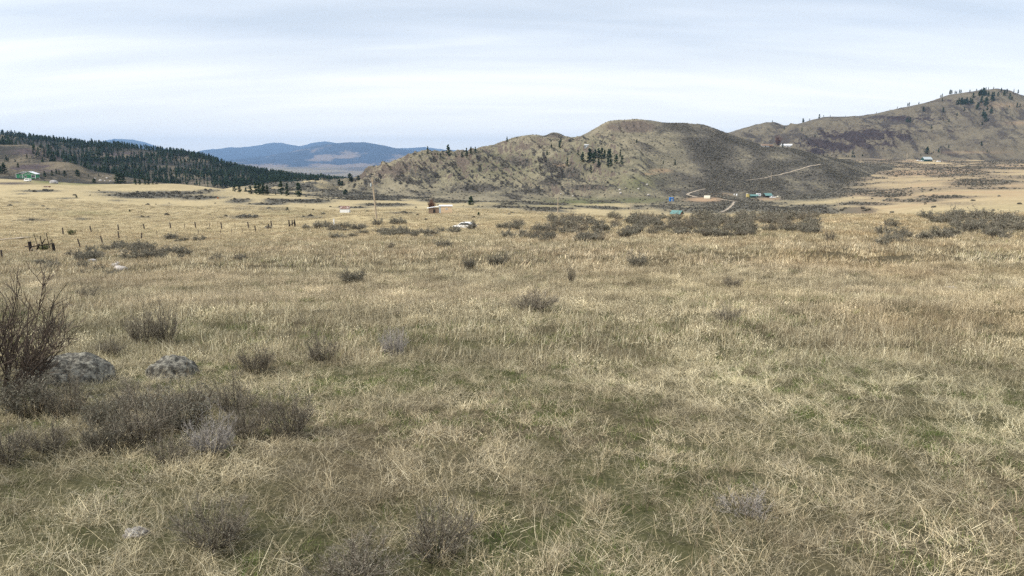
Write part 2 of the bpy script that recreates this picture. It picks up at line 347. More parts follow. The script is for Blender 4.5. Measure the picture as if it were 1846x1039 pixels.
# ------------------------------------------------------------------ hills as height patches standing on the ground
class Hill:
    def __init__(s, name, px0, px1, nk, nt_, foot, layers, noise, mat, cover, back=(1.35, -60), zsm=2):
        k0, k1 = kp(px0), kp(px1); s.k = np.linspace(k0, k1, nk); k = s.k
        Ys = [curve(foot, k, 'v', 6)]; Zs = [H(k * Ys[0], Ys[0]) - 3.0]; ts = [0.0]
        for (t, yp, ep) in layers:
            Yl = curve(yp, k, 'v', nk / 60) if not callable(yp) else yp(k, Ys)
            el = curve(ep, k, 'e', 2.0)
            Ys.append(Yl); Zs.append(el * Yl); ts.append(t)
        Ys.append(Ys[-1] * (1 + back[0] * 0.12)); Zs.append(Zs[-1] + back[1] * 0.35); ts.append(1.15)
        Ys.append(Ys[-2] * back[0]); Zs.append(Zs[-2] + back[1]); ts.append(1.35)
        ts = np.array(ts); q = np.linspace(0, 1.35, nt_)
        Y = pchip_rows(ts, np.array(Ys), q); Z = pchip_rows(ts, np.array(Zs), q)
        K = np.tile(k, (nt_, 1)); T = np.tile(q[:, None], (1, nk)); X = K * Y
        Z = Z + noise(X, Y, K, T) * sst(0, 0.12, T)
        s.X, s.Y, s.Z, s.K, s.T = X, Y, Z, K, T; s.E = Z / Y
        idx = np.arange(nt_ * nk).reshape(nt_, nk)
        Q = np.stack([idx[:-1, :-1], idx[:-1, 1:], idx[1:, 1:], idx[1:, :-1]], -1).reshape(-1, 4)
        cov, soil = cover(s)
        cov = np.concatenate([np.clip(cov, 0, 1), np.ones((*cov.shape[:2], 1))], -1)
        me = make_mesh(name, np.stack([X, Y, Z], -1).reshape(-1, 3), Q, None, True, {'cover': ('FLOAT_COLOR', cov.reshape(-1, 4)), 'soil': ('FLOAT', np.clip(soil, 0, 1).ravel())})
        s.o = tag(obj(name, me, mat), kind='structure')
    def hit(s, px, py):
        k0, e0 = pe(px, py)
        if k0 < s.k[0] or k0 > s.k[-1]: return None
        j = np.interp(k0, s.k, np.arange(len(s.k))); j0 = min(int(j), len(s.k) - 2); f = j - j0
        E = s.E[:, j0] * (1 - f) + s.E[:, j0 + 1] * f
        w = np.nonzero(E >= e0)[0]
        if len(w) == 0: return None
        i = w[0]
        if i == 0: y = s.Y[0, j0]
        else:
            g = (e0 - E[i - 1]) / (E[i] - E[i - 1]); Yc = s.Y[:, j0] * (1 - f) + s.Y[:, j0 + 1] * f; y = Yc[i - 1] + g * (Yc[i] - Yc[i - 1])
        return np.array([k0 * y, y, e0 * y])
    def top(s, px):
        """skyline point of the column"""
        k0 = pe(px, 300)[0]; j = int(round(np.interp(k0, s.k, np.arange(len(s.k))))); i = int(np.argmax(s.E[:, j]))
        return np.array([s.X[i, j], s.Y[i, j], s.Z[i, j]])
    def sample(s, n, rng, dens):
        """n random surface points weighted by area x density"""
        A = (s.X[:-1, 1:] - s.X[:-1, :-1]) * (s.Y[1:, :-1] - s.Y[:-1, :-1]) * dens(s)[:-1, :-1]
        A = np.clip(A, 0, None).ravel(); c = np.cumsum(A); r = np.searchsorted(c, rng.random(n) * c[-1])
        i, j = np.divmod(r, s.X.shape[1] - 1); a = rng.random(n); b = rng.random(n)
        def f(G): return (G[i, j] * (1 - a) + G[i + 1, j] * a) * (1 - b) + (G[i, j + 1] * (1 - a) + G[i + 1, j + 1] * a) * b
        return np.stack([f(s.X), f(s.Y), f(s.Z)], -1)
def st3(a, b, c): return np.stack([a, b, c], -1)

# main hill
def n_main(X, Y, K, T):
    left = 1 - sst(kp(1060), kp(1220), K)
    u = X * 0.85 + Y * 0.5; v = -X * 0.5 + Y * 0.85
    g = ridged(u / 48, v / 150, 50, 4) - 0.35
    s = left * (12.0 * g + 4.5 * ridged(X / 22, Y / 34, 52, 4) + 1.6 * ridged(X / 7, Y / 12, 57, 3)) * sst(0.10, 0.4, T)
    s = s + (1 - left) * (3.0 * fbm(X / 90, Y / 120, 54, 4) + 0.7 * fbm(X / 14, Y / 22, 55, 3))
    # crags of the summit scarp
    sc_ = np.exp(-((K - kp(1135)) / 0.035)**2) * np.exp(-((T - 0.93) / 0.05)**2)
    return s * (1 - 0.72 * sst(0.8, 0.98, T)) + sc_ * 3 * ridged(X / 9, Y / 18, 56, 3)
def c_main(s):
    X, Y, K, E, T = s.X, s.Y, s.K, s.E, s.T
    f = fbm(X / 55, Y / 90, 60, 5)
    right = sst(-0.055, 0.075, (K - kp(1195)) + 0.35 * (E + 0.02) + 0.075 * fbm(X / 55, Y / 90, 62, 5))
    sage = right * (0.62 + 0.75 * fbm(X / 40, Y / 80, 63, 4)) * (1 - 0.55 * ell(K, E, [(1400, 285, 30, 10, 1), (1450, 305, 70, 6, .8), (1250, 245, 50, 5, .7)]))
    dE = np.gradient(s.Z, axis=1) / np.maximum(np.gradient(s.X, axis=1), 1e-3)
    gull_shade = np.clip(-0.5 - dE * 2.0, 0, 1) * (1 - right)  # gully sides falling to the right: shade painted as sage cover
    u_ = X * 0.85 + Y * 0.5; v_ = -X * 0.5 + Y * 0.85; dg = ridged(u_ / 13, v_ / 60, 66, 4)
    sage = np.maximum(sage, np.clip(0.12 + 0.9 * f + 1.0 * (0.30 - dg), 0, 0.95) * (1 - right))
    sage = np.maximum(sage, 0.85 * gull_shade + ell(K, E, [(1000, 300, 22, 12, .9), (1030, 312, 16, 12, .9), (990, 330, 25, 8, .8), (1060, 338, 50, 6, .8), (930, 290, 20, 10, .7), (960, 345, 40, 6, .7), (860, 340, 60, 8, .7)]))
    rock = np.clip(ell(K, E, [(1140, 229, 42, 9, 2.0), (700, 310, 50, 12, 1.0), (760, 300, 60, 14, .8), (850, 292, 50, 14, .6), (960, 262, 60, 10, .6), (1000, 246, 25, 4, .7)]) * (0.75 + 0.8 * fbm(X / 25, Y / 40, 65, 3)), 0, 1)
    slope = np.abs(dE); rock = np.maximum(rock, np.clip((slope - 0.6) * 1.5, 0, 0.8) * (1 - right))
    green = np.clip(ell(K, E, [(1150, 330, 60, 16, .45), (1060, 368, 80, 9, .8), (1150, 362, 60, 6, .5), (900, 300, 140, 35, .28), (1050, 290, 120, 40, .18)]) + 0.12 * f, 0, 1)
    soil = ell(K, E, [(1270, 360, 34, 4.0, 1.0), (1390, 359, 24, 3.0, .7), (1298, 351, 24, 3, .4), (1190, 308, 20, 4, .5), (1170, 314, 14, 2, .5), (1010, 298, 14, 3, .4)], 2)
    return st3(sage, rock, green), soil
M_HILL = terrain_mat('hill_cover', (0.315, 0.275, 0.190), (0.180, 0.160, 0.115), (0.098, 0.089, 0.075), (0.19, 0.155, 0.125), 0.05, 0.35, 0.42, 1.0, 0.8)
hill = Hill('hill', 610, 1680, 760, 420,
  [(560, 680), (640, 640), (700, 590), (900, 540), (1100, 505), (1300, 520), (1500, 640), (1700, 900)],
  [(0.16, [(600, 690), (700, 640), (900, 600), (1100, 570), (1300, 590), (1500, 700), (1700, 950)],
    [(600, 350), (640, 346), (700, 346), (900, 354), (1000, 364), (1200, 364), (1300, 357), (1400, 343), (1480, 330), (1560, 322), (1700, 310)]),
   (0.42, [(600, 715), (700, 690), (900, 690), (1100, 660), (1300, 690), (1500, 760), (1700, 1000)],
    [(600, 345), (650, 336), (700, 326), (900, 326), (1000, 340), (1060, 338), (1150, 318), (1200, 330), (1300, 326), (1400, 312), (1480, 305), (1560, 308), (1700, 306)]),
   (0.70, [(600, 735), (780, 745), (900, 820), (1100, 800), (1300, 800), (1500, 820), (1700, 1050)],
    [(600, 340), (650, 328), (690, 306), (740, 292), (800, 290), (850, 288), (900, 286), (950, 280), (1000, 274), (1050, 268), (1100, 263), (1150, 262), (1200, 270), (1300, 276), (1380, 280), (1450, 287), (1520, 298), (1700, 303)]),
   (0.93, [(600, 750), (780, 790), (870, 900), (1000, 930), (1150, 900), (1300, 880), (1450, 860), (1700, 1080)],
    [(600, 338), (645, 324), (665, 310), (690, 301), (735, 285), (780, 278), (840, 281), (870, 271), (915, 261), (950, 250), (985, 256), (1010, 254), (1040, 253), (1085, 242), (1110, 238), (1140, 237), (1170, 235), (1200, 230), (1240, 231), (1300, 243), (1340, 255), (1375, 266), (1430, 271), (1500, 286), (1560, 296), (1700, 302)]),
   (1.0, [(600, 765), (780, 805), (870, 925), (1000, 990), (1150, 940), (1300, 920), (1450, 880), (1700, 1090)],
    [(600, 337), (642, 323), (652, 316), (668, 308), (690, 300), (740, 283), (775, 276), (810, 277), (840, 279), (870, 266), (915, 256), (935, 247), (950, 243), (968, 244), (983, 249), (993, 242), (1005, 241), (1020, 247), (1040, 249), (1060, 241), (1085, 228), (1097, 220), (1115, 216), (1150, 215), (1180, 219), (1200, 223), (1240, 223), (1270, 226), (1300, 237), (1340, 250), (1375, 262), (1430, 268), (1470, 277), (1500, 285), (1560, 296), (1700, 302)])],
  n_main, M_HILL, c_main)

# right mountain
def n_right(X, Y, K, T):
    return (19 * (ridged(X / 120, Y / 220, 70, 5) - 0.3) + 6.0 * ridged(X / 26, Y / 50, 72, 4) + 4.5 * ridged((X + Y * .6) / 45, (Y - X * .6) / 150, 73, 3) * np.exp(-((K - kp(1560)) / 0.10)**2)) * (1 - 0.8 * sst(0.75, 0.97, T))
def c_right(s):
    X, Y, K, E, T = s.X, s.Y, s.K, s.E, s.T
    f = fbm(X / 120, Y / 150, 75, 5)
    rock = ell(K, E, [(1560, 245, 85, 16, 1.2), (1500, 262, 60, 12, 1.2), (1620, 213, 50, 6, .8), (1480, 270, 30, 8, 1.0), (1680, 215, 40, 4, .8), (1720, 235, 40, 6, .6), (1590, 258, 40, 12, .9), (1700, 182, 30, 4, .6), (1780, 262, 60, 8, .35)]) * (1.1 + 1.0 * fbm(X / 60, Y / 90, 77, 4))
    g_ = ridged(X / 30, Y / 80, 78, 5)
    sage = np.clip(0.30 + 0.9 * f + 0.9 * (0.3 - g_), 0, 1); rock = rock * (0.7 + 0.9 * (0.5 - g_))
    return st3(sage, rock, np.zeros_like(f)), ell(K, E, [(1840, 222, 25, 3, .4), (1750, 275, 60, 2, .3), (1810, 190, 30, 5, .3)])
M_RIGHT = terrain_mat('mountain_cover', (0.21, 0.182, 0.130), (0.145, 0.125, 0.095), (0.085, 0.074, 0.064), (0.075, 0.060, 0.060), 0.02, 0.10, 0.22, 1.0, 0.8)
mtn = Hill('mountain', 1250, 2050, 620, 320,
  [(1250, 1250), (1484, 1250), (1614, 1180), (1846, 1120), (2050, 1100)],
  [(0.3, [(1250, 1350), (1846, 1230), (2050, 1200)], [(1250, 285), (1484, 266), (1600, 262), (1700, 263), (1846, 258), (2050, 255)]),
   (0.6, [(1250, 1500), (1846, 1370), (2050, 1350)], [(1250, 270), (1400, 247), (1484, 245), (1600, 231), (1700, 226), (1846, 222), (2050, 215)]),
   (0.9, [(1250, 1650), (1846, 1500), (2050, 1480)], [(1250, 262), (1320, 243), (1345, 236), (1380, 227), (1416, 233), (1484, 220), (1546, 217), (1627, 201), (1718, 180), (1757, 173), (1796, 169), (1846, 185), (2050, 190)]),
   (1.0, [(1250, 1750), (1846, 1560), (2050, 1520)], [(1250, 255), (1300, 245), (1320, 238), (1345, 231), (1380, 222), (1396, 221), (1416, 229), (1445, 223.5), (1484, 214), (1515, 213), (1546, 212), (1583, 207), (1627, 195), (1679, 183), (1718, 172), (1757, 165), (1796, 161), (1822, 166), (1846, 176), (1900, 180), (2050, 172)])],
  n_right, M_RIGHT, c_right, (1.3, -90))

# left forested ridge and the two bare knolls in front of it
def n_left(X, Y, K, T): return (6 * (ridged(X / 100, Y / 160, 80, 4) - 0.3) + 1.2 * fbm(X / 20, Y / 30, 82, 3)) * (1 - 0.8 * sst(0.75, 0.97, T))
def c_left(s):
    f = fbm(s.X / 80, s.Y / 120, 85, 5)
    rock = ell(s.K, s.E, [(60, 270, 60, 10, .8), (230, 280, 50, 7, .7), (300, 282, 40, 8, .6), (180, 300, 50, 7, .5)]) * (0.8 + fbm(s.X / 40, s.Y / 60, 86, 3))
    return st3(np.clip(0.5 + 0.9 * f, 0, 1), rock, np.zeros_like(f)), np.zeros_like(f)
M_LEFT = terrain_mat('ridge_cover', (0.215, 0.18, 0.125), (0.155, 0.132, 0.095), (0.06, 0.058, 0.05), (0.13, 0.105, 0.105), 0.02, 0.15, 0.35, 0.9, 0.6)
ridge = Hill('ridge', -260, 700, 640, 260,
  [(-260, 780), (0, 780), (300, 800), (600, 900), (700, 950)],
  [(0.35, [(-260, 900), (300, 900), (700, 1000)], [(-260, 300), (0, 300), (150, 310), (300, 322), (420, 334), (520, 336), (600, 336), (700, 340)]),
   (0.7, [(-260, 1150), (300, 1080), (700, 1080)], [(-260, 262), (0, 266), (150, 282), (300, 298), (420, 316), (520, 326), (600, 330), (700, 336)]),
   (1.0, [(-260, 1400), (300, 1300), (700, 1150)], [(-260, 238), (0, 243), (60, 252), (150, 261), (250, 268), (330, 279), (370, 286), (400, 297), (450, 309), (520, 319), (600, 328), (700, 334)])],
  n_left, M_LEFT, c_left, (1.3, -60))
def n_kn(X, Y, K, T): return (2.2 * (ridged(X / 50, Y / 70, 90, 4) - 0.3) + 0.5 * fbm(X / 9, Y / 14, 92, 3)) * (1 - 0.7 * sst(0.75, 0.97, T))
def c_kn(s):
    f = fbm(s.X / 40, s.Y / 60, 95, 5)
    rock = ell(s.K, s.E, [(60, 275, 50, 7, .9), (70, 303, 50, 7, .9), (30, 305, 25, 5, .6), (100, 285, 30, 5, .8)]) * (0.8 + 1.2 * fbm(s.X / 20, s.Y / 30, 96, 3))
    return st3(np.clip(0.35 + 0.8 * f, 0, 1), rock, np.zeros_like(f)), np.zeros_like(f)
knoll_far = Hill('hill_slope', -260, 330, 320, 120, [(-260, 640), (0, 650), (330, 700)],
  [(0.5, [(-260, 700), (330, 760)], [(-260, 292), (0, 290), (60, 290), (120, 300), (200, 318), (330, 345)]),
   (1.0, [(-260, 800), (330, 840)], [(-260, 262), (0, 262), (45, 262), (75, 267), (95, 278), (118, 290), (150, 302), (200, 318), (330, 348)])], n_kn, M_LEFT, c_kn, (1.25, -40))
knoll_near = Hill('knoll', -260, 420, 380, 140, [(-260, 485), (0, 485), (150, 490), (420, 560)],
  [(0.5, [(-260, 530), (420, 590)], [(-260, 308), (0, 306), (60, 306), (130, 309), (170, 320), (250, 330), (330, 337), (420, 350)]),
   (1.0, [(-260, 590), (420, 650)], [(-260, 288), (0, 291), (30, 291), (60, 294), (90, 292), (125, 293), (150, 300), (165, 309), (190, 312), (230, 320), (280, 329), (340, 335), (420, 352)])], n_kn, M_LEFT, c_kn, (1.2, -25))

# far mountains
def n_far(a, sx): return lambda X, Y, K, T: a * (ridged(X / sx, Y / sx, 101, 5) - 0.35) * (1 - 0.75 * sst(0.8, 0.98, T))
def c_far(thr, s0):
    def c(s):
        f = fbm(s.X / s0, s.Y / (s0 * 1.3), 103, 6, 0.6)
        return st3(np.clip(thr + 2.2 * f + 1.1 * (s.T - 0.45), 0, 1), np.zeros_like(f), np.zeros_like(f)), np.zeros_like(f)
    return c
M_FAR = terrain_mat('far_slopes', (0.25, 0.20, 0.165), (0.20, 0.165, 0.14), (0.040, 0.055, 0.080), ROCK, 0.0015, 0.008, 0.02, 0.3, 0.3)  # forest tone made bluish to carry part of the distance haze
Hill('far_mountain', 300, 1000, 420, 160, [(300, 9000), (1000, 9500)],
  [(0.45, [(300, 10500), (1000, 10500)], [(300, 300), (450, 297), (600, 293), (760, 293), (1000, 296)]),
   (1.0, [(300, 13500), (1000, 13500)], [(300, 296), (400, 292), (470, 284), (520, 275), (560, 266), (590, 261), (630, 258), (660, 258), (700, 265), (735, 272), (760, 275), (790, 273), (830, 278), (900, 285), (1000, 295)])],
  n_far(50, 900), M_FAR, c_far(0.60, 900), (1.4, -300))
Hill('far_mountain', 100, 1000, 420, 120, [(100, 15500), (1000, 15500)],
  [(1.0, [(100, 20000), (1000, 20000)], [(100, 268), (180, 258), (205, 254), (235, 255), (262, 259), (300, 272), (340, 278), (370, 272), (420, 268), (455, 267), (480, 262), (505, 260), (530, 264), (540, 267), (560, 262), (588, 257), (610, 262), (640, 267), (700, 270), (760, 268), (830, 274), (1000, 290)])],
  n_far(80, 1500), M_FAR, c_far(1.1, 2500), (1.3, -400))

HILLS = [knoll_near, knoll_far, hill, ridge, mtn]
def hit_ground(px, py):
    k0, e0 = pe(px, py); ys = np.exp(np.linspace(math.log(2), math.log(2200), 1600)); d = H(k0 * ys, ys) - e0 * ys
    w = np.nonzero(d >= 0)[0]
    if len(w) == 0: return None
    i = w[0]; y = ys[0] if i == 0 else ys[i - 1] + (ys[i] - ys[i - 1]) * (-d[i - 1]) / (d[i] - d[i - 1])
    return np.array([k0 * y, y, float(H(k0 * y, y))])
def hit(px, py):
    c = [h for h in [hit_ground(px, py)] + [q.hit(px, py) for q in HILLS] if h is not None]
    return min(c, key=lambda p: p[1]) if c else None
def zat(x, y):
    """height of the topmost surface at a place"""
    z = float(H(x, y))
    for q in HILLS:
        k0 = x / y
        if q.k[0] < k0 < q.k[-1]:
            j = int(round(np.interp(k0, q.k, np.arange(len(q.k)))))
            if q.Y[0, j] < y < q.Y[-1, j]: z = max(z, float(np.interp(y, q.Y[:, j], q.Z[:, j])))
    return z

# ------------------------------------------------------------------ ribbons, plants
def ribbons(P, Wd, side, col):
    """P n,s,3 centre lines; Wd n,s half widths; side n,3; col n,s,3"""
    n, s = P.shape[:2]; sd_ = side[:, None, :] * Wd[..., None]
    V = np.stack([P - sd_, P + sd_], 2).reshape(-1, 3); C = np.repeat(col.reshape(-1, 3), 2, 0)
    b = (np.arange(n) * s * 2)[:, None] + (np.arange(s - 1) * 2)[None]
    Q = np.stack([b, b + 1, b + 3, b + 2], -1).reshape(-1, 4)
    return V, Q, C
def join(parts):
    V = []; Q = []; C = []; n = 0
    for v, q, c in parts: V.append(v); Q.append(q + n); C.append(c); n += len(v)
    return np.concatenate(V), np.concatenate(Q), np.concatenate(C)
def unit(v): return v / np.maximum(np.linalg.norm(v, axis=-1, keepdims=True), 1e-9)
def blades(rng, n, R, l0, l1, lean0, lean1, curl, wd, cols, seg=4, flat=0.0):
    a = rng.random(n) * 2 * math.pi; r = R * np.sqrt(rng.random(n)); base = np.stack([r * np.cos(a), r * np.sin(a), np.full(n, -0.02)], -1)
    az = rng.random(n) * 2 * math.pi; Ln = l0 + (l1 - l0) * rng.random(n)**1.4; le = lean0 + (lean1 - lean0) * rng.random(n); cu = curl * rng.normal(0.6, 0.6, n)
    P = np.zeros((n, seg, 3)); P[:, 0] = base; waz = az.copy()
    for i in range(1, seg):
        an = np.clip(le + cu * (i - 1) / (seg - 1), 0, 1.62); waz = waz + rng.normal(0, 0.25, n)
        d = np.stack([np.cos(waz) * np.sin(an), np.sin(waz) * np.sin(an), np.cos(an)], -1); P[:, i] = P[:, i - 1] + d * (Ln / (seg - 1))[:, None]
    P[..., 2] = np.maximum(P[..., 2], -0.02 + 0.004)
    side = unit(np.stack([-np.sin(az), np.cos(az), rng.normal(0, 0.5, n)], -1))
    w = wd * (0.6 + 0.8 * rng.random(n)); Wd = w[:, None] * np.linspace(1, 0.25, seg)[None]
    cols = np.array(cols); c = cols[rng.integers(0, len(cols), n)] * (0.55 + 0.85 * rng.random((n, 1)))
    C = c[:, None, :] * np.linspace(0.96, 1.04, seg)[None, :, None]
    return ribbons(P, Wd, side, C), P
def heads(rng, P, size, col, m=3):
    tip = P[:, -1]; d = unit(P[:, -1] - P[:, -2]); parts = []
    for i in range(m):
        o = tip - d * (i * size * 0.7)[:, None] if np.ndim(size) else tip - d * (i * size * 0.7)
        dd = unit(d + rng.normal(0, 0.5, d.shape)); p0 = o; p1 = o + dd * size
        sdv = unit(np.cross(dd, rng.normal(0, 1, d.shape))); PP = np.stack([p0, (p0 + p1) / 2, p1], 1)
        Wd = np.tile(np.array([0.15, 0.28, 0.05]) * size, (len(P), 1)); C = np.tile(np.array(col), (len(P), 3, 1)) * (0.7 + 0.6 * rng.random((len(P), 1, 1)))
        parts.append(ribbons(PP, Wd, sdv, C))
    return join(parts)
STR = [(0.57, 0.50, 0.355), (0.46, 0.395, 0.27), (0.37, 0.315, 0.22), (0.64, 0.58, 0.445), (0.31, 0.255, 0.17)]
GRY = [(0.28, 0.245, 0.185), (0.19, 0.165, 0.125), (0.42, 0.375, 0.30), (0.13, 0.108, 0.08)]
GRN = [(0.085, 0.135, 0.035), (0.12, 0.175, 0.05), (0.06, 0.10, 0.025), (0.19, 0.205, 0.08)]
BRN = [(0.28, 0.22, 0.155), (0.38, 0.305, 0.21), (0.19, 0.15, 0.11)]
def protos_near(rng):
    r = []
    for i in range(2):                                                            # 0,1 matted straw
        a, _ = blades(rng, 60, 0.22, 0.08, 0.34, 0.8, 1.52, 0.4, 0.0017, STR[:4]); b, _ = blades(rng, 50, 0.2, 0.05, 0.16, 0.3, 1.4, 0.5, 0.0014, STR + GRY[:3]); r.append(join([a, b]))
    a, _ = blades(rng, 130, 0.17, 0.03, 0.11, 0.1, 0.9, 0.6, 0.0018, GRN); r.append(a)  # 2 green
    a, _ = blades(rng, 90, 0.2, 0.05, 0.22, 0.7, 1.5, 0.5, 0.0015, GRY); r.append(a)   # 3 grey
    for i in range(2):                                                            # 4,5 bunch grass with seed heads
        a, P = blades(rng, 55, 0.07, 0.12, 0.30, 0.2, 1.25, 0.9, 0.0015, STR); hd = heads(rng, P[:18], 0.008, (0.60, 0.52, 0.37), 4); r.append(join([a, hd]))
    a, P = blades(rng, 7, 0.2, 0.22, 0.45, 0.0, 0.35, 0.3, 0.0016, BRN, 5)           # 6 tall brown stalks with side branches
    b, P2 = blades(rng, 40, 0.1, 0.06, 0.16, 0.3, 0.9, 0.2, 0.0011, BRN, 3)
    k = rng.integers(0, 7, 40); off = P[k, rng.integers(2, 5, 40)]; v = b[0].reshape(40, -1, 3); v += (off - P2[:, 0])[:, None, :]; r.append(join([a, (v.reshape(-1, 3), b[1], b[2])]))
    a, P = blades(rng, 26, 0.15, 0.06, 0.18, 0.2, 1.2, 0.5, 0.0014, STR); hd = heads(rng, P, 0.008, (0.66, 0.59, 0.45), 4); r.append(join([a, hd]))   # 7 cheatgrass heads
    a, _ = blades(rng, 16, 0.25, 0.14, 0.34, 0.9, 1.5, 0.35, 0.0017, STR[:2] + STR[3:4], 5); r.append(a)      # 8 long fallen straws
    return r
def protos_mid(rng):
    r = []
    for i in range(2): a, P = blades(rng, 90, 0.3, 0.08, 0.28, 0.1, 1.2, 0.6, 0.0030, STR, 3); r.append(a)
    a, P = blades(rng, 60, 0.28, 0.12, 0.36, 0.0, 0.8, 0.5, 0.0024, BRN + STR[:4], 3); r.append(a)
    a, P = blades(rng, 80, 0.28, 0.05, 0.18, 0.2, 1.2, 0.4, 0.004, GRN + GRY[:1], 3); r.append(a)
    a, P = blades(rng, 80, 0.3, 0.08, 0.28, 0.3, 1.3, 0.4, 0.0032, GRY + STR[:1], 3); r.append(a)
    a, P = blades(rng, 40, 0.28, 0.12, 0.3, 0.0, 0.8, 0.5, 0.0025, STR, 3); r.append(join([a, heads(rng, P, 0.018, (0.68, 0.60, 0.44), 3)]))
    return r
def protos_far(rng, R, w, hs=1.0):
    r = []
    a, P = blades(rng, 80, R, 0.1 * hs, 0.3 * hs, 0.05, 0.8, 0.5, w, STR, 3); r.append(a)
    a, P = blades(rng, 80, R, 0.12 * hs, 0.34 * hs, 0.05, 0.7, 0.5, w, STR[1:3] + BRN[:2], 3); r.append(a)
    a, P = blades(rng, 80, R, 0.1 * hs, 0.3 * hs, 0.2, 1.0, 0.4, w, GRY + GRN[3:], 3); r.append(a)
    return r

def scatter(name, protos, pts, rot, scl, idx, tint, mat, label=None, cat=None):
    V = []; Q = []; C = []; pid = []; n = 0
    for k, (v, q, c) in enumerate(protos): V.append(v); Q.append(q + n); C.append(c); pid.append(np.full(len(v), k)); n += len(v)
    np_ = len(pts); V.append(pts); C.append(np.ones((np_, 3))); pid.append(100 + idx)
    z = lambda d: np.zeros((n, d))
    me = make_mesh(name, np.concatenate(V), np.concatenate(Q), None, False, {
        'pcol': ('FLOAT_COLOR', rgba(np.concatenate(C), n + np_)), 'pid': ('INT', np.concatenate(pid)),
        'rot': ('FLOAT_VECTOR', np.concatenate([z(3), rot])), 'scl': ('FLOAT', np.concatenate([np.ones(n), scl])),
        'tint': ('FLOAT_COLOR', rgba(np.concatenate([np.ones((n, 3)), tint]), n + np_))})
    o = obj(name, me, mat); tag(o, label, cat, kind='stuff')
    g = bpy.data.node_groups.new(name + '_scatter', 'GeometryNodeTree')
    g.interface.new_socket('Geometry', in_out='INPUT', socket_type='NodeSocketGeometry'); g.interface.new_socket('Geometry', in_out='OUTPUT', socket_type='NodeSocketGeometry')
    nn = g.nodes.new; ln = g.links.new; gi = nn('NodeGroupInput'); go = nn('NodeGroupOutput'); jn = nn('GeometryNodeJoinGeometry')
    def named(nm, ty):
        a = nn('GeometryNodeInputNamedAttribute'); a.data_type = ty; a.inputs[0].default_value = nm; return a.outputs[0]
    pidn = named('pid', 'INT'); rn = named('rot', 'FLOAT_VECTOR'); sn = named('scl', 'FLOAT')
    def pick(k):
        c = nn('FunctionNodeCompare'); c.data_type = 'INT'; c.operation = 'EQUAL'; ln(pidn, c.inputs[2]); c.inputs[3].default_value = k
        s = nn('GeometryNodeSeparateGeometry'); s.domain = 'POINT'; ln(gi.outputs[0], s.inputs[0]); ln(c.outputs[0], s.inputs[1]); return s.outputs[0]
    for k in range(len(protos)):
        ip = nn('GeometryNodeInstanceOnPoints'); ln(pick(100 + k), ip.inputs['Points']); ln(pick(k), ip.inputs['Instance'])
        ln(rn, ip.inputs['Rotation']); ln(sn, ip.inputs['Scale']); ln(ip.outputs[0], jn.inputs[0])
    ln(jn.outputs[0], go.inputs[0])
    md = o.modifiers.new('scatter', 'NODES'); md.node_group = g
    return o

def wedge(rng, n, y0, y1, kk=0.86, c=3.0):
    # area-uniform points in the wedge
    y = np.sqrt(rng.random(n) * ((y1 + c)**2 - (y0 + c)**2) + (y0 + c)**2) - c
    return rng.uniform(-1, 1, n) * kk * (y + c), y
BARE = []
def grass_zone(name, seed, protos, y0, y1, dens, choose, smin, smax, label, kk=0.80, keep=None, tilt=0.15):
    rng = np.random.default_rng(seed); c = 3.0
    area = kk * ((y1 + c)**2 - (y0 + c)**2); n = int(area * dens); x, y = wedge(rng, n, y0, y1, kk, c)
    if keep is not None:
        m = keep(x, y, rng); x, y = x[m], y[m]
    n = len(x); z = H(x, y); idx, tint = choose(x, y, rng)
    rot = np.stack([rng.normal(0, tilt, n), rng.normal(0, tilt, n), rng.random(n) * 6.28], -1)
    scatter(name, protos, np.stack([x, y, z], -1), rot, rng.uniform(smin, smax, n), idx, tint, M_GRASS, label, 'grass')
def pickw(rng, Wt):
    c = np.cumsum(Wt, 1); c /= c[:, -1:]; return (rng.random((len(c), 1)) > c).sum(1)
def tint_at(x, y, rng):
    n = len(x); f = fbm(x / 1.7, y / 1.7, 201, 3)[:, None]; g = fbm(x / 9, y / 9, 202, 3)[:, None]
    warm = sst(7, 20, y)[:, None] * 0.5 + np.clip(g * 1.2, -0.4, 0.5)
    t = np.array([1.02, 1.02, 0.94]) * (1 - warm) + np.array([1.08, 1.03, 0.96]) * warm
    br = sst(kp(900), kp(1700), x / np.maximum(y, 1))[:, None] * np.clip(0.4 + 1.5 * fbm(x / 6, y / 9, 205, 2)[:, None], 0, 1) * sst(8, 14, y)[:, None]
    t = t * (1 - br * np.array([0.12, 0.18, 0.25]))
    f2 = fbm(x / 0.45, y / 0.45, 206, 2)[:, None]
    return np.clip(t * (1 + 0.7 * f + 0.5 * f2), 0.1, 3) * (0.7 + 0.6 * rng.random((n, 1)))
rngp = np.random.default_rng(5)
def ch_near(x, y, rng):
    gr = fbm(x / 1.4, y / 1.4, 211, 3); he = fbm(x / 2.2, y / 2.2, 212, 3); br = fbm(x / 2.8, y / 2.8, 213, 2)
    o = np.ones_like(x)
    Wt = np.stack([2.4 * o, 2.4 * o, np.clip(2.2 + 9 * gr, 0.1, 7) * (1 - 0.4 * sst(6, 12, y)), np.clip(0.9 - 3 * gr, 0.1, 3), np.clip(0.9 + 3 * he, 0.1, 3), np.clip(0.9 - 2 * he, 0.1, 3), np.clip(0.15 + 1.2 * br, 0.04, 1), np.clip(0.5 + 3 * he, 0.05, 3), 0.8 * o], 1)
    return pickw(rng, Wt), tint_at(x, y, rng)
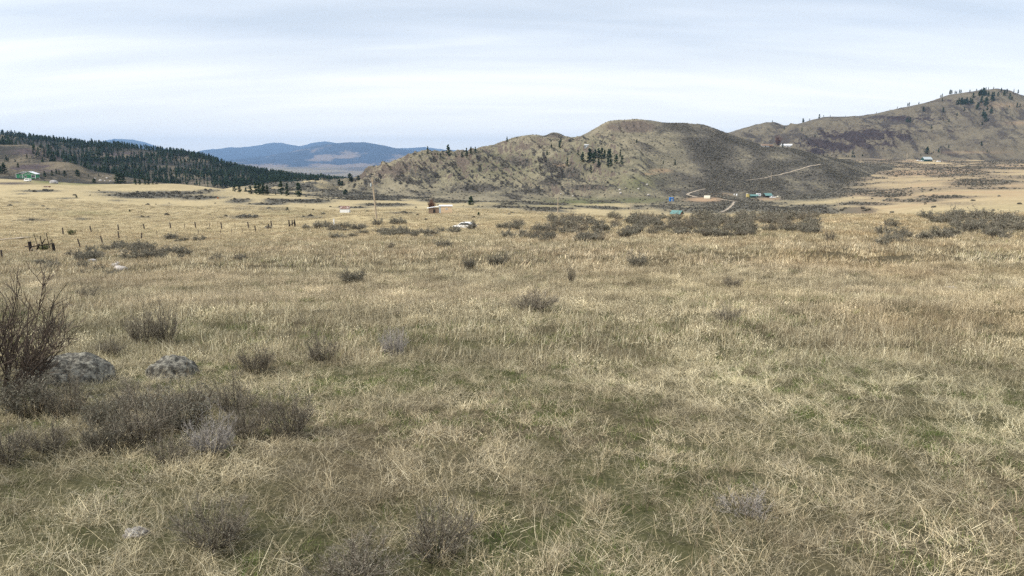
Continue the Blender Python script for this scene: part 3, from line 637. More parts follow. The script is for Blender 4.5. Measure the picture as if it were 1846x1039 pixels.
def ch_mid(x, y, rng):
    gr = fbm(x / 3, y / 3, 221, 3); he = fbm(x / 4, y / 4, 222, 3); o = np.ones_like(x)
    Wt = np.stack([2 * o, 2 * o, np.clip(0.9 + 4 * he, 0.1, 3), np.clip(1.0 + 8 * gr, 0.05, 5) * (1 - 0.7 * sst(13, 28, y)), np.clip(0.9 - 3 * gr, 0.2, 3), np.clip(1 - 3 * he, .2, 3)], 1)
    return pickw(rng, Wt), tint_at(x, y, rng)
def ch_far(x, y, rng):
    he = fbm(x / 12, y / 12, 232, 3); o = np.ones_like(x)
    Wt = np.stack([2.4 * o, np.clip(1.1 + 4 * he, 0.1, 3), np.clip(0.5 - 2.5 * he, .1, 2)], 1)
    return pickw(rng, Wt), tint_at(x, y, rng)
# ------------------------------------------------------------------ shrubs
TW_G = [(0.18, 0.155, 0.12), (0.27, 0.235, 0.185), (0.10, 0.085, 0.066)]
TW_M = [(0.23, 0.20, 0.16), (0.32, 0.285, 0.23), (0.14, 0.12, 0.10)]
TW_R = [(0.135, 0.105, 0.085), (0.09, 0.074, 0.062), (0.18, 0.14, 0.11)]
TW_P = [(0.36, 0.33, 0.30), (0.27, 0.24, 0.215), (0.42, 0.39, 0.35)]
LF_S = [(0.235, 0.22, 0.17), (0.17, 0.16, 0.125), (0.29, 0.275, 0.215), (0.12, 0.115, 0.085)]
LF_G = [(0.13, 0.16, 0.06), (0.19, 0.21, 0.09), (0.09, 0.11, 0.045)]
def shrub_proto(seed, Ht, R, ns, nt2, nl, twc, lfc, w0=0.006, wt=0.0016, leaf=0.012, up=0.55, arch=0.0):
    """stems branching from the root collar, twigs along their upper part, leaves at the twig ends"""
    rng = np.random.default_rng(seed); s = 6
    az = rng.random(ns) * 2 * math.pi; le = np.arctan2(R, Ht) * np.sqrt(rng.random(ns)) * 1.15; Ln = np.hypot(Ht, R * 0.6) * rng.uniform(0.35, 1.0, ns) * (1 - 0.25 * le)
    P = np.zeros((ns, s, 3)); P[:, 0] = np.stack([0.1 * R * np.cos(az), 0.1 * R * np.sin(az), np.full(ns, -0.05)], -1)
    for i in range(1, s):
        an = np.clip(le * (1.25 - up * i / s + arch * (i / s)**2) + rng.normal(0, 0.17, ns), 0, 1.5); az = az + rng.normal(0, 0.32, ns)
        P[:, i] = P[:, i - 1] + np.stack([np.cos(az) * np.sin(an), np.sin(az) * np.sin(an), np.cos(an)], -1) * (Ln / (s - 1))[:, None]
    twc = np.array(twc); lfc = np.array(lfc)
    def colr(cs, n, m): return np.repeat((cs[rng.integers(0, len(cs), n)] * (0.75 + 0.5 * rng.random((n, 1))))[:, None], m, 1)
    sd1 = unit(np.cross(P[:, -1] - P[:, 0], rng.normal(0, 1, (ns, 3)))); wd = w0 * np.linspace(1, 0.3, s)[None] * rng.uniform(0.7, 1.2, (ns, 1))
    main = ribbons(P, wd, sd1, colr(twc, ns, s)); sd2 = unit(np.cross(P[:, -1] - P[:, 0], sd1)); main2 = ribbons(P, wd, sd2, colr(twc, ns, s))
    n2 = ns * nt2; k = np.repeat(np.arange(ns), nt2); t = rng.uniform(0.30, 1.0, n2) * (s - 1); i0 = np.minimum(t.astype(int), s - 2); f = (t - i0)[:, None]
    B = P[k, i0] * (1 - f) + P[k, i0 + 1] * f; d = unit(P[k, i0 + 1] - P[k, i0]); L2 = Ht * rng.uniform(0.14, 0.34, n2)
    T = np.zeros((n2, 4, 3)); T[:, 0] = B; dd = unit(d + rng.normal(0, 0.50, (n2, 3)) + np.array([0, 0, 0.22]))
    for i in range(1, 4):
        dd = unit(dd + rng.normal(0, 0.24, (n2, 3)) + np.array([0, 0, 0.10])); T[:, i] = T[:, i - 1] + dd * (L2 / 3)[:, None]
    tw = ribbons(T, wt * np.linspace(1.2, 0.5, 4)[None] * np.ones((n2, 1)), unit(np.cross(dd, rng.normal(0, 1, (n2, 3)))), colr(twc, n2, 4))
    n3 = n2 * 2; k3 = rng.integers(0, n2, n3); B3 = T[k3, rng.integers(1, 3, n3)]; d3 = unit(unit(T[k3, 3] - T[k3, 0]) + rng.normal(0, 0.5, (n3, 3)) + np.array([0, 0, 0.2]))
    L3 = Ht * rng.uniform(0.06, 0.16, n3); T3 = np.stack([B3, B3 + d3 * (L3 / 2)[:, None], B3 + (d3 + rng.normal(0, .1, (n3, 3))) * L3[:, None]], 1)
    tw3 = ribbons(T3, wt * np.array([0.9, 0.7, 0.4])[None] * np.ones((n3, 1)), unit(np.cross(d3, rng.normal(0, 1, (n3, 3)))), colr(twc, n3, 3))
    stems = join([main, main2, tw, tw3]); lv = None
    if nl:
        kk = rng.integers(0, n3, nl); q = rng.random((nl, 1)); c0 = T3[kk, 0] * (1 - q) + T3[kk, 2] * q + rng.normal(0, leaf * 0.5, (nl, 3)); dv = unit(d3[kk] + rng.normal(0, 0.7, (nl, 3)))
        ll = leaf * rng.uniform(0.7, 1.5, nl); PL = np.stack([c0, c0 + dv * (ll * .5)[:, None], c0 + dv * ll[:, None]], 1)
        hshade = np.ones((nl, 3, 1))
        lv = ribbons(PL, ll[:, None] * np.array([0.16, 0.3, 0.1])[None], unit(np.cross(dv, rng.normal(0, 1, (nl, 3)))), colr(lfc, nl, 3) * hshade)
    return stems, lv
def mk(name, vqc): return make_mesh(name, vqc[0], vqc[1], None, False, {'pcol': ('FLOAT_COLOR', rgba(vqc[2], len(vqc[0])))})
def shrub_meshes(seed, *a, **k):
    s_, l_ = shrub_proto(seed, *a, **k); ms = mk('stems', s_); ms.materials.append(M_TWIG)
    ml = None
    if l_ is not None: ml = mk('foliage', l_); ml.materials.append(M_LEAF)
    return ms, ml
# unit-size protos (height 1 m), scaled per shrub
SH = {
 'sage':  [shrub_meshes(300 + i, 1.0, 0.85, 44, 14, 3600, TW_G, LF_S, 0.009, 0.0026, 0.026) for i in range(4)],
 'mid':   [shrub_meshes(310 + i, 1.0, 1.0, 26, 9, 950, TW_M, LF_S, 0.014, 0.007, 0.06) for i in range(6)],
 'twig':  [shrub_meshes(320 + i, 1.0, 0.9, 44, 15, 1500, TW_G, LF_S, 0.009, 0.0027, 0.018) for i in range(3)],
 'dead':  [shrub_meshes(330 + i, 1.0, 1.1, 70, 12, 0, TW_P, LF_S, 0.009, 0.0036, 0.02) for i in range(2)],
 'flat':  [shrub_meshes(335, 0.55, 1.6, 70, 8, 0, TW_P, LF_S, 0.009, 0.004, 0.02)],
 'green': [shrub_meshes(340 + i, 1.0, 0.9, 30, 8, 2200, TW_G, LF_G, 0.012, 0.006, 0.05) for i in range(2)],
}
def add_shrub(kind, p, h, w, rz, label, group, var=0, name='sagebrush', cat='shrub'):
    ms, ml = SH[kind][var % len(SH[kind])]
    t = thing(name, label, cat, (p[0], p[1], p[2] - 0.02 * h), rz, group); t.scale = (w / 1.7, w / 1.7, h)
    obj('stems', ms, None, t)
    if ml: obj('foliage', ml, None, t)
    return t
rs = np.random.default_rng(77); SPOTS = []
def px_m(p): return F0 / p[1]        # photo pixels per metre at the place
def shrub_px(kind, px, py, wpx, hpx, label, group=None, var=None, **k):
    """a shrub whose root stands where the ray of (px,py) meets the ground; size in metres from that distance"""
    p = hit(px, py)
    if p is None: return
    m = px_m(p); SPOTS.append((p[0], p[1], wpx / m * 0.30)) if p[1] < 40 else None
    return add_shrub(kind, p, max(0.12, hpx / m), wpx / m, rs.random() * 6.28, label, group, int(rs.integers(0, 9)) if var is None else var, **k)
G_FORE = 'shrubs in the foreground grass'
fore = [
 ('sage', 52, 748, 130, 72, 'large grey sagebrush below the lichen boulder at left edge'),
 ('twig', 122, 752, 100, 66, 'grey twiggy sagebrush right below the large boulder'),
 ('twig', 15, 835, 110, 75, 'small grey twiggy shrub at left edge under the big sagebrush'),
 ('sage', 185, 815, 90, 60, 'low leafy sagebrush at the left end of the foreground shrub row'),
 ('twig', 262, 800, 150, 85, 'wide brown twiggy shrub in the foreground row, left of the pale dead one'),
 ('dead', 385, 812, 90, 62, 'pale silvery dead shrub in the middle of the foreground shrub row'),
 ('sage', 330, 772, 140, 75, 'olive grey shrub behind the pale dead shrub'),
 ('twig', 450, 790, 100, 70, 'brown twiggy shrub just right of the pale dead shrub'),
 ('twig', 520, 788, 115, 85, 'dark spreading twiggy shrub at the right end of the foreground row'),
 ('twig', 250, 735, 110, 45, 'low twiggy shrub above the foreground row under the boulders'),
 ('twig', 790, 1000, 180, 88, 'dark twiggy shrub at the bottom, left of the photo centre'),
 ('twig', 385, 985, 165, 85, 'grey twiggy shrub near the bottom beside the flat white rock'),
 ('twig', 640, 1045, 220, 70, 'low shrub at the bottom edge, left of the dark one'),
 ('twig', 420, 742, 110, 55, 'low brown twiggy shrub behind the right end of the foreground row'),
 ('twig', 345, 738, 90, 46, 'small brown twiggy shrub behind the middle of the foreground row'),
 ('sage', 190, 768, 100, 50, 'low olive shrub between the large boulder and the foreground row'),
 ('twig', 90, 815, 95, 46, 'low grey twiggy shrub left of the foreground row, near the left edge'),
 ('twig', 305, 832, 90, 42, 'low twiggy shrub in front of the foreground row, left of the pale dead one'),
 ('twig', 200, 640, 60, 26, 'low thin shrub between the two boulders'),
 ('flat', 1340, 920, 110, 50, 'flattened pale dead shrub in the grass, lower right'),
 ('dead', 710, 642, 56, 46, 'pale grey shrub in the grass left of centre'),
 ('twig', 582, 652, 74, 44, 'grey twiggy shrub left of the pale one'),
 ('twig', 460, 672, 85, 45, 'low thin twiggy shrub right of the small boulder'),
 ('twig', 258, 620, 70, 56, 'brown twiggy sagebrush, left one of the pair above the small boulder'),
 ('twig', 300, 618, 60, 62, 'dark leafy sagebrush, right one of the pair above the small boulder'),
 ('twig', 160, 541, 44, 24, 'small grey shrub alone in grass above the pair of sagebrush'),
 ('twig', 95, 607, 70, 32, 'low grey shrub behind the bare brown bush'),
 ('sage', 636, 512, 62, 26, 'olive sagebrush with a thin right side in the grass left of centre'),
 ('sage', 845, 488, 34, 25, 'left sagebrush of the pair near the centre of the slope'),
 ('sage', 897, 481, 50, 22, 'right sagebrush of the pair near the centre of the slope'),
 ('twig', 1030, 511, 20, 28, 'narrow upright shrub right of the centre pair'),
 ('sage', 1150, 484, 50, 24, 'pale olive sagebrush in the grass right of the centre pair'),
 ('twig', 1495, 438, 22, 22, 'small round shrub between the crest belt and the right thicket'),
 ('twig', 705, 449, 16, 12, 'tiny shrub alone in the tan grass left of centre'),
 ('sage', 800, 448, 44, 15, 'low wide shrub on the slope above the centre pair'),
 ('twig', 960, 560, 110, 30, 'low thin brown shrub in the grass at the centre'),
 ('twig', 1310, 582, 60, 28, 'low brown shrub in the grass right of centre'),
 ('twig', 1320, 520, 44, 20, 'faint low shrub right of the pale olive sagebrush'),
]
for kd, px, py, w, h, lab in fore: shrub_px(kd, px, py, w * 1.3, h * 1.3, lab, G_FORE)

# left slope group, crest belt, right thicket: each shrub its own
def belt(n, blobs, wpx, hpx, label, group, kinds, seed, where=None):
    r = np.random.default_rng(seed); wts = np.array([b[2] * b[3] * b[4] for b in blobs]); wts = wts / wts.sum()
    for i in range(n):
        b = blobs[r.choice(len(blobs), p=wts)]
        px = b[0] + b[2] * (r.random() * 2 - 1); py = b[1] + b[3] * (r.random() * 2 - 1); s = r.uniform(0.65, 1.25)
        lb = label
        if where:
            lb = ('large ' if s > 1.05 else 'small ' if s < 0.82 else '') + label + ', ' + [w_ for (x_, w_) in where if px < x_][0]
            ylo = min(b_[1] - b_[3] for b_ in blobs); yhi = max(b_[1] + b_[3] for b_ in blobs); lb += ' at the front' if py > ylo * .45 + yhi * .55 else ' at the back'
        shrub_px(kinds[int(r.integers(0, len(kinds)))], px, py, wpx * s * r.uniform(0.85, 1.3), hpx * s, lb, group, int(r.integers(0, 9)))
belt(38, [(215, 460, 80, 14, 1.2), (120, 478, 45, 12, 1), (180, 496, 50, 8, .8), (340, 466, 70, 6, 1.0), (420, 468, 40, 5, .8), (280, 455, 60, 8, .8)], 33, 16, 'grey sagebrush below the leaning fence posts', 'sagebrush patch on the left slope', ['mid', 'mid', 'mid'], 1, [(150, 'left end of the patch'), (220, 'around the white stones'), (300, 'right of the white stones'), (999, 'right tail of the patch')])
belt(8, [(335, 435, 30, 4, 1), (230, 450, 25, 5, .6)], 26, 12, 'small sagebrush beside the lower fence line', 'sagebrush by the fence', ['mid'], 2)
belt(44, [(575, 412, 40, 4, 1), (620, 413, 40, 5, 1), (690, 420, 50, 5, .6), (735, 424, 50, 5, .8), (800, 420, 40, 4, .6), (700, 403, 30, 3, .7), (650, 430, 60, 5, .4)], 30, 12, 'low sagebrush around the utility pole', 'sagebrush around the utility pole', ['mid'], 3, [(640, 'left of it'), (720, 'beside it'), (9999, 'right of it')])
belt(185, [(1010, 425, 90, 12, 1.2), (1120, 415, 110, 16, 1.4), (1250, 412, 110, 16, 1.5), (1380, 412, 90, 15, 1.5), (1080, 402, 90, 8, 1), (1300, 397, 130, 6, 1.2), (930, 412, 30, 8, .7), (890, 432, 30, 6, .4), (1430, 400, 50, 8, .8)], 36, 16.5, 'grey sagebrush in the crest belt', 'sagebrush belt along the crest', ['mid', 'mid', 'mid', 'twig'], 4, [(950, 'left end'), (1040, 'near the pale pole'), (1110, 'between the two poles'), (1180, 'near the thin pole'), (1260, 'by the teal roofed cabin'), (1340, 'below the valley track'), (1410, 'below the valley homestead'), (9999, 'right end')])
belt(64, [(1720, 398, 60, 7, 1.4), (1780, 408, 65, 14, 2.0), (1820, 425, 40, 12, 1.2), (1640, 434, 50, 10, 1.4), (1720, 430, 40, 8, .8), (1620, 408, 20, 5, .5), (1800, 462, 50, 6, .5)], 34, 19, 'dark sagebrush in the right thicket', 'sagebrush thicket on the right', ['mid', 'mid', 'mid'], 5, [(1650, 'left end'), (1720, 'left half'), (1785, 'right half'), (9999, 'right edge of the photo')])
shrub_px('green', 130, 424, 20, 12, 'small green bush beyond the broken corral by the upper fence', None)
shrub_px('green', 79, 453, 26, 16, 'round green bush growing inside the broken wooden corral', None)

# bare brown bush at the left edge
def bare_bush():
    p = hit(-28, 716); m = px_m(p)
    ms = mk('stems', shrub_proto(401, 1.0, 1.9, 64, 15, 0, TW_R, LF_S, 0.009, 0.0036, 0.02, 0.95, 0.0)[0]); ms.materials.append(M_TWIG)
    t = thing('bare_bush', 'tall leafless reddish brown bush at the left edge beside the boulder', 'bush', (p[0] - 0.05, p[1], p[2]), 0.6)
    t.scale = (205 / m, 150 / m, 205 / m); obj('stems', ms, None, t)
bare_bush()

# ------------------------------------------------------------------ rocks
def ico(sub):
    import bmesh
    bm = bmesh.new(); bmesh.ops.create_icosphere(bm, subdivisions=sub, radius=1); V = np.array([v.co[:] for v in bm.verts]); T = np.array([[v.index for v in f.verts] for f in bm.faces]); bm.free(); return V, T
IC5, IC3 = ico(5), ico(3)
M_LICH = simple_mat('lichen_rock', (0.13, 0.122, 0.105), 0.95, 0.35, 20, 1.0, col2=(0.40, 0.38, 0.31), lo=0.44, hi=0.66)
M_CRUST = simple_mat('crusted_rock', (0.30, 0.265, 0.23), 0.95, 0.3, 45, 1.0, col2=(0.58, 0.55, 0.50), lo=0.42, hi=0.60)
M_PALE = simple_mat('pale_rock', (0.50, 0.46, 0.42), 0.9, 0.3, 9, 0.6)
def rock_obj(name, p, s, rz, mat, label, seed, sub=None, group=None, sink=0.25):
    V, T = sub or IC5; V = V.copy()
    n = 0.26 * fbm(V[:, 0] * 1.3 + seed, V[:, 1] * 1.3 + V[:, 2] * 1.7, seed, 3) + 0.10 * ridged(V[:, 0] * 1.6 + V[:, 2] * 1.2, V[:, 1] * 1.6 - V[:, 2] + seed, seed + 7, 3) + 0.06 * fbm(V[:, 0] * 6 + V[:, 2] * 5, V[:, 1] * 6 + V[:, 2] * 3, seed + 3, 3)
    V = V * (1 + n)[:, None]; V = np.sign(V) * np.abs(V)**0.9 * np.array(s)
    o = obj(name, make_mesh(name, V, None, T, True), mat, None, (p[0], p[1], p[2] + s[2] * (0.5 - sink))); o.rotation_euler = (0.05, 0.1, rz)
    return tag(o, label, 'rock', group)
p = hit(122, 684); m = px_m(p); rock_obj('boulder', p, (78 / m, 0.40, 66 / m), 0.1, M_LICH, 'large lichen covered grey boulder behind the sagebrush at left', 3, sink=0.80)
p = hit(314, 676); m = px_m(p); rock_obj('boulder', p, (46 / m, 0.26, 50 / m), 0.0, M_LICH, 'small lichen covered grey boulder right of the large one', 8, sink=0.86)
p = hit(246, 963); m = px_m(p); rock_obj('flat_rock', p, (23 / m, 0.05, 13 / m), 0.3, M_CRUST, 'flat whitish rock in the grass near the bottom left', 12, IC5, sink=0.6)
G_PILE = 'white stones in the sagebrush patch'
for (px, py, w, lab) in ((207, 482, 7, 'left'), (214, 486, 9, 'middle'), (222, 487, 7, 'right'), (212, 479, 5, 'top')):
    p = hit(px, py); m = px_m(p); rock_obj('white_stone', p, (w / m, w / m * .7, 5 / m), px * 1.7, M_PALE, '%s white stone of the small heap in the left sagebrush patch' % lab, px, IC3, G_PILE, 0.1)
for i, (px, py, w) in enumerate(((166, 472, 9), (1715, 521, 9))):
    p = hit(px, py); m = px_m(p); rock_obj('pale_rock', p, (w / m, w / m * .7, 3.5 / m), px, M_PALE, ['low white rock left of the stone heap', 'low grey white rock in the grass on the right slope'][i], px, IC3, None, 0.1)
p = hit(97, 331); m = px_m(p); rock_obj('grey_boulder', p, (6 / m, 3, 4.2 / m), 0.4, simple_mat('granite', (0.38, 0.36, 0.34), 0.9, 0.25, 0.6, 0.4), 'grey boulder on the green bank right of the green house', 21, IC3, None, 0.1)
r_ = np.random.default_rng(9)
for i in range(16):
    px, py = [(r_.uniform(1010, 1190), r_.uniform(325, 355)), (r_.uniform(170, 210), r_.uniform(318, 329))][i % 2]
    p = hit(px, py)
    if p is None: continue
    rock_obj('slope_stone', p, tuple(r_.uniform(0.5, 1.3) * np.array([1, .8, .7])), r_.random() * 6, M_PALE, ['small pale stone scattered on the lower slope of the main hill', 'small pale stone beyond the left field crest'][i % 2], 40 + i, IC3, ['pale stones on the main hill', 'pale stones beyond the field'][i % 2])

def clear(x, y, r):
    k = np.ones(len(x), bool)
    for (sx, sy, sr) in SPOTS: k &= ((x - sx)**2 + (y - sy)**2 > (sr * 0.7)**2) | (r.random(len(x)) < 0.5)
    return k
grass_zone('near_grass', 11, protos_near(rngp), 0.8, 9.5, 100, ch_near, 0.36, 0.78, 'matted dry straw coloured grass with green blades low in it across the foreground', keep=clear)
grass_zone('meadow_grass', 12, protos_mid(rngp), 8.5, 30, 27, ch_mid, 0.5, 0.95, 'upright tan meadow grass across the middle of the slope', keep=clear)
grass_zone('slope_grass', 13, protos_far(rngp, 0.6, 0.010), 28, 125, 2.6, ch_far, 0.6, 1.15, 'pale dry grass towards the crest of the slope', 0.78)
grass_zone('field_grass', 14, protos_far(rngp, 1.5, 0.03, 0.9), 122, 330, 0.34, ch_far, 0.6, 1.1, 'golden dry grass on the lower field', 0.76, lambda x, y, r: x / y < kp(1130))

# ------------------------------------------------------------------ pines
def pine_proto(seed, Ht=10.0, R=2.0, base=0.15, nb=46, nq=15, qs=0.42, cone=0.8, dark=1.0):
    rng = np.random.default_rng(seed)
    tz = np.array([0, 0.3, 0.6, 0.98]) * Ht; tr = np.array([0.20, 0.14, 0.09, 0.02]) * Ht / 10; a = np.arange(6) / 6 * 2 * math.pi
    wob = np.cumsum(rng.normal(0, 0.05, (4, 2)), 0)
    V = np.concatenate([np.stack([wob[i, 0] + tr[i] * np.cos(a), wob[i, 1] + tr[i] * np.sin(a), np.full(6, tz[i] - (0.4 if i == 0 else 0))], -1) for i in range(4)])
    Q = np.array([[i * 6 + j, i * 6 + (j + 1) % 6, (i + 1) * 6 + (j + 1) % 6, (i + 1) * 6 + j] for i in range(3) for j in range(6)])
    h = base + (1 - base) * np.sort(rng.random(nb))**0.9; azb = rng.random(nb) * 6.28
    lob = 1 + 0.3 * np.sin(azb * 2 + rng.random() * 6) * rng.random(nb)
    prof = (1 - ((h - base) / (1 - base)))**cone * np.clip((h - base) / 0.12 + 0.45, 0, 1); rl = R * prof * lob * rng.uniform(0.6, 1.12, nb) + 0.12
    # limbs as thin quads joined to the trunk
    B = np.stack([np.zeros(nb), np.zeros(nb), h * Ht], -1); E_ = B + np.stack([np.cos(azb) * rl, np.sin(azb) * rl, rl * rng.uniform(-0.15, 0.35, nb)], -1)
    P = np.stack([B, (B + E_) / 2, E_], 1); lv, lq, lc = ribbons(P, np.array([0.05, 0.035, 0.015])[None] * np.ones((nb, 1)), np.tile([0, 0, 1.0], (nb, 1)), np.tile(np.array([0.10, 0.065, 0.045]), (nb, 3, 1)))
    trunk = join([(V, Q, np.tile([0.13, 0.08, 0.05], (len(V), 1))), (lv, lq, lc)])
    n = nb * nq; k = np.repeat(np.arange(nb), nq); t = rng.random(n)**0.6; c = B[k] * (1 - t)[:, None] + E_[k] * t[:, None] + rng.normal(0, 0.20, (n, 3)) * np.array([1, 1, .6])
    d = unit(rng.normal(0, 1, (n, 3)) + np.stack([np.cos(azb[k]), np.sin(azb[k]), np.full(n, 0.4)], -1) * 0.8); ll = qs * rng.uniform(0.6, 1.4, n)
    PL = np.stack([c - d * (ll / 2)[:, None], c, c + d * (ll / 2)[:, None]], 1)
    col = np.array([0.052, 0.080, 0.045]) * dark * (0.55 + 0.9 * rng.random((nb, 1)))[k] * (0.8 + 0.4 * rng.random((n, 1)))
    crown = ribbons(PL, ll[:, None] * np.array([0.18, 0.42, 0.12])[None], unit(np.cross(d, rng.normal(0, 1, (n, 3)))), np.repeat(col[:, None], 3, 1))
    return trunk, crown
PINE_P = [pine_proto(500, R=2.4, base=.06, nb=60, nq=18, qs=.6), pine_proto(501, R=2.1, base=0.1, nb=56, nq=18, qs=.6), pine_proto(502, R=2.8, cone=0.6, base=0.06, nb=60, nq=18, qs=.6), pine_proto(503, R=1.8, base=0.06, nb=60, nq=16, qs=.55), pine_proto(504, R=2.5, base=0.12, nb=50, nq=18, qs=.6, cone=0.55), pine_proto(505, R=3.8, base=0.02, cone=0.45, nb=90, nq=18, qs=.65)]
PINE_M = []
for t_, c_ in PINE_P:
    a = mk('trunk', t_); a.materials.append(M_BARK); b = mk('crown', c_); b.materials.append(M_PINE); PINE_M.append((a, b))
def add_pine(p, h, label, group=None, var=0, w=1.0, name='pine_tree'):
    t = thing(name, label, 'tree', (p[0], p[1], p[2] - 0.3), rs.random() * 6.28, group); s = h / 10.0; t.scale = (s * w, s * w, s)
    obj('trunk', PINE_M[var][0], None, t); obj('crown', PINE_M[var][1], None, t); return t
def pine_px(px, py, hpx, label, group=None, var=None, w=1.0, on=None):
    p = on.hit(px, py) if on is not None else hit(px, py)
    if p is None and on is not None: p = on.top(px)
    if p is None: return
    add_pine(p, hpx / px_m(p), label, group, int(rs.integers(0, 5)) if var is None else var, w)
# clump on the main hill
gl = 'dark green pine in the clump of pines on the hillside below the cabin'
for (px, py, h) in ((1050, 293, 17), (1062, 294, 24), (1069, 296, 18), (1073, 286, 15), (1079, 286, 17), (1085, 287, 18), (1090, 286, 14), (1097, 289, 18), (1100, 284, 14), (1079, 302, 15), (1096, 302, 15), (1101, 300, 13), (1111, 296, 16), (1121, 297, 15), (1118, 283, 11), (1065, 286, 14)):
    pine_px(px, py, h * 1.1, gl, 'pine clump on the main hill', w=1.05)
for (px, py, h, lab) in ((1009, 268, 13, 'pine by the low saddle left of the hillside cabin, the taller of two'), (1011, 257, 9, 'small pine just behind the taller one at the saddle'), (994, 268, 8, 'small pine left of the saddle pine'),
    (986, 280, 9, 'small dark pine on the left flank above the gullies'), (1042, 280, 9, 'small round pine left above the hillside clump'), (1023, 300, 14, 'narrow pine on the slope left of the hillside clump'),
    (1065, 312, 13, 'lone pine below the hillside clump'), (1148, 258, 7, 'lone round tree high on the main hill'), (1196, 296, 6, 'small green tree on the dark sage slope, left one'), (1217, 298, 9, 'small green tree on the dark sage slope, right one'),
    (1048, 287, 6, 'tiny pine at the upper left end of the hillside clump'), (914, 256, 9, 'lone pine on the rocky skyline of the main hill'), (1265, 229, 3, 'tiny tree on the summit skyline of the main hill')):
    pine_px(px, py, h * 1.1, lab, None, on=hill)
for (px, py, h, lab) in ((771, 276, 9, 'leftmost pine on the rocky shoulder skyline'), (808, 280, 14, 'tallest pine on the rocky shoulder skyline'), (841, 280, 10, 'pine on the shoulder skyline right of the tallest'), (849, 277, 9, 'pine at the foot of the rising skyline'), (857, 274, 7, 'short pine highest on the shoulder skyline'), (833, 282, 6, 'small pine low on the shoulder skyline'), (822, 282, 3, 'tiny pine in the skyline dip')):
    pine_px(px, py + 2, h * 1.35 + 2, lab, None, on=hill)
for px in (778, 784, 789, 794, 799): pine_px(px, 279, 3.5, 'tiny bushy pine in the low row on the rocky shoulder skyline', 'low row of pines on the shoulder', w=1.8, on=hill)
# left middle distance
for (px, py, h, w, lab) in ((8, 314, 19, 1.2, 'large dark pine at the left edge beside the green house'), (2, 314, 14, 1.2, 'dark pine cut by the left edge'), (33, 303, 9, 1, 'small pine on the knoll above the green house'),
   (81, 319, 10, 1.1, 'dark round pine just right of the green house'), (94, 317, 9, 1.1, 'pine second to the right of the green house'), (102, 314, 9, 1.0, 'bluish pine behind the round ones right of the house'), (107, 315, 8, 1.0, 'smaller bluish pine behind the round ones'),
   (117, 319, 11, 1.2, 'dark round pine with a leaning shape right of the green bank'), (140, 318, 11, 1.6, 'broad dark round tree standing alone right of the house'), (160, 319, 5, 1, 'very small pine at the foot of the knoll'), (170, 330, 8, 1.3, 'dark small tree at the field edge'),
   (178, 318, 5, 1, 'small pine under the forest edge'), (214, 331, 17, 1.6, 'large dark tree behind the field crest left of the hump'), (222, 329, 13, 1.3, 'dark tree right against the large one behind the field crest')):
    pine_px(px, py, h * 1.1, lab, None, 5 if w > 1.2 else None, min(w, 1.15))
for (px, py, h) in ((244, 333, 14), (252, 333, 12), (262, 333, 13), (268, 333, 11), (276, 333, 9), (283, 332, 10)): pine_px(px, py, h, 'slender pine in the row just behind the field crest hump', 'pines behind the field crest', w=1.0)
for (px, py, h, w) in ((424, 346, 15, 1.3), (432, 347, 13, 1.3), (443, 346, 9, 1), (452, 350, 15, 1.2), (461, 350, 19, 1.2), (468, 351, 22, 1.3), (475, 351, 22, 1.3), (482, 352, 18, 1.2)): pine_px(px, py, h, 'dark pine in the tight group left of the three lone pines', 'tight group of pines beyond the left field', w=w)
for (px, py, h, w, lab) in ((507, 352, 25, 1.15, 'tallest of three dark pines beyond the field, on the left'), (518, 354, 21, 1.1, 'middle of the three dark pines beyond the field'), (539, 355, 23, 1.2, 'right of the three dark pines beyond the field'), (497, 352, 6, 1, 'small pine before the three dark pines'),
   (612, 333, 9, 1.2, 'left pine of the touching pair on the olive knolls'), (617, 335, 8, 1.4, 'right pine of the touching pair on the olive knolls'), (623, 351, 9, 1.5, 'dark bush like pine in the gully'), (631, 326, 12, 1.2, 'pine on the knoll skyline, left of two'), (634, 327, 8, 1.2, 'shorter pine against the left skyline pine'), (646, 325, 8, 1.2, 'pine on the knoll skyline by the rocky shoulder'),
   (849, 370, 15, 1.1, 'round dark evergreen at the foot of the hill right of the tan shed'), (863, 389, 7, 1.2, 'low dark green juniper in the field right of the tan shed'), (518, 379, 6, 1.4, 'low dark green juniper in the field left of the white shed'), (234, 382, 5, 1.6, 'low dark green juniper in the left field'), (138, 357, 5, 1.6, 'low dark green juniper in the upper left field')):
    pine_px(px, py, h * 1.1, lab, None, 5 if h < 16 and w > 1 else None, w if h > 8 else 1.2)
# right mountain trees
rg = np.random.default_rng(21)
def mtn_px(cx, cy): return 1380 + cx / 3.848, 130 + cy / 3.848
big = [(1120, 572, 52), (1200, 560, 30), (1270, 528, 22), (1215, 527, 14), (1497, 510, 28), (1537, 558, 18), (1165, 560, 14), (1075, 585, 16), (1195, 590, 14), (605, 570, 26), (985, 350, 32), (1003, 350, 34), (975, 345, 22), (940, 420, 18), (1150, 395, 24), (1272, 350, 22), (1328, 305, 22), (1232, 280, 32), (1095, 278, 36),
  (1225, 205, 22), (1378, 270, 26), (1468, 262, 48), (1480, 240, 30), (1530, 240, 60), (1522, 235, 50), (1497, 218, 50), (1580, 205, 60), (1570, 195, 50), (1545, 172, 36), (1612, 170, 30), (1432, 225, 38), (1420, 215, 34), (1440, 180, 34), (1692, 190, 40), (1708, 195, 26), (1656, 165, 40), (1635, 140, 28), (1675, 150, 30),
  (1565, 290, 46), (1508, 308, 44), (1527, 345, 50), (1520, 325, 44), (1537, 265, 26), (1502, 370, 24), (1745, 248, 32), (1765, 245, 24), (1690, 245, 14), (1713, 308, 12), (1707, 360, 12), (1675, 265, 14), (252, 412, 26), (342, 452, 16), (247, 465, 18), (282, 460, 14), (130, 400, 20)]
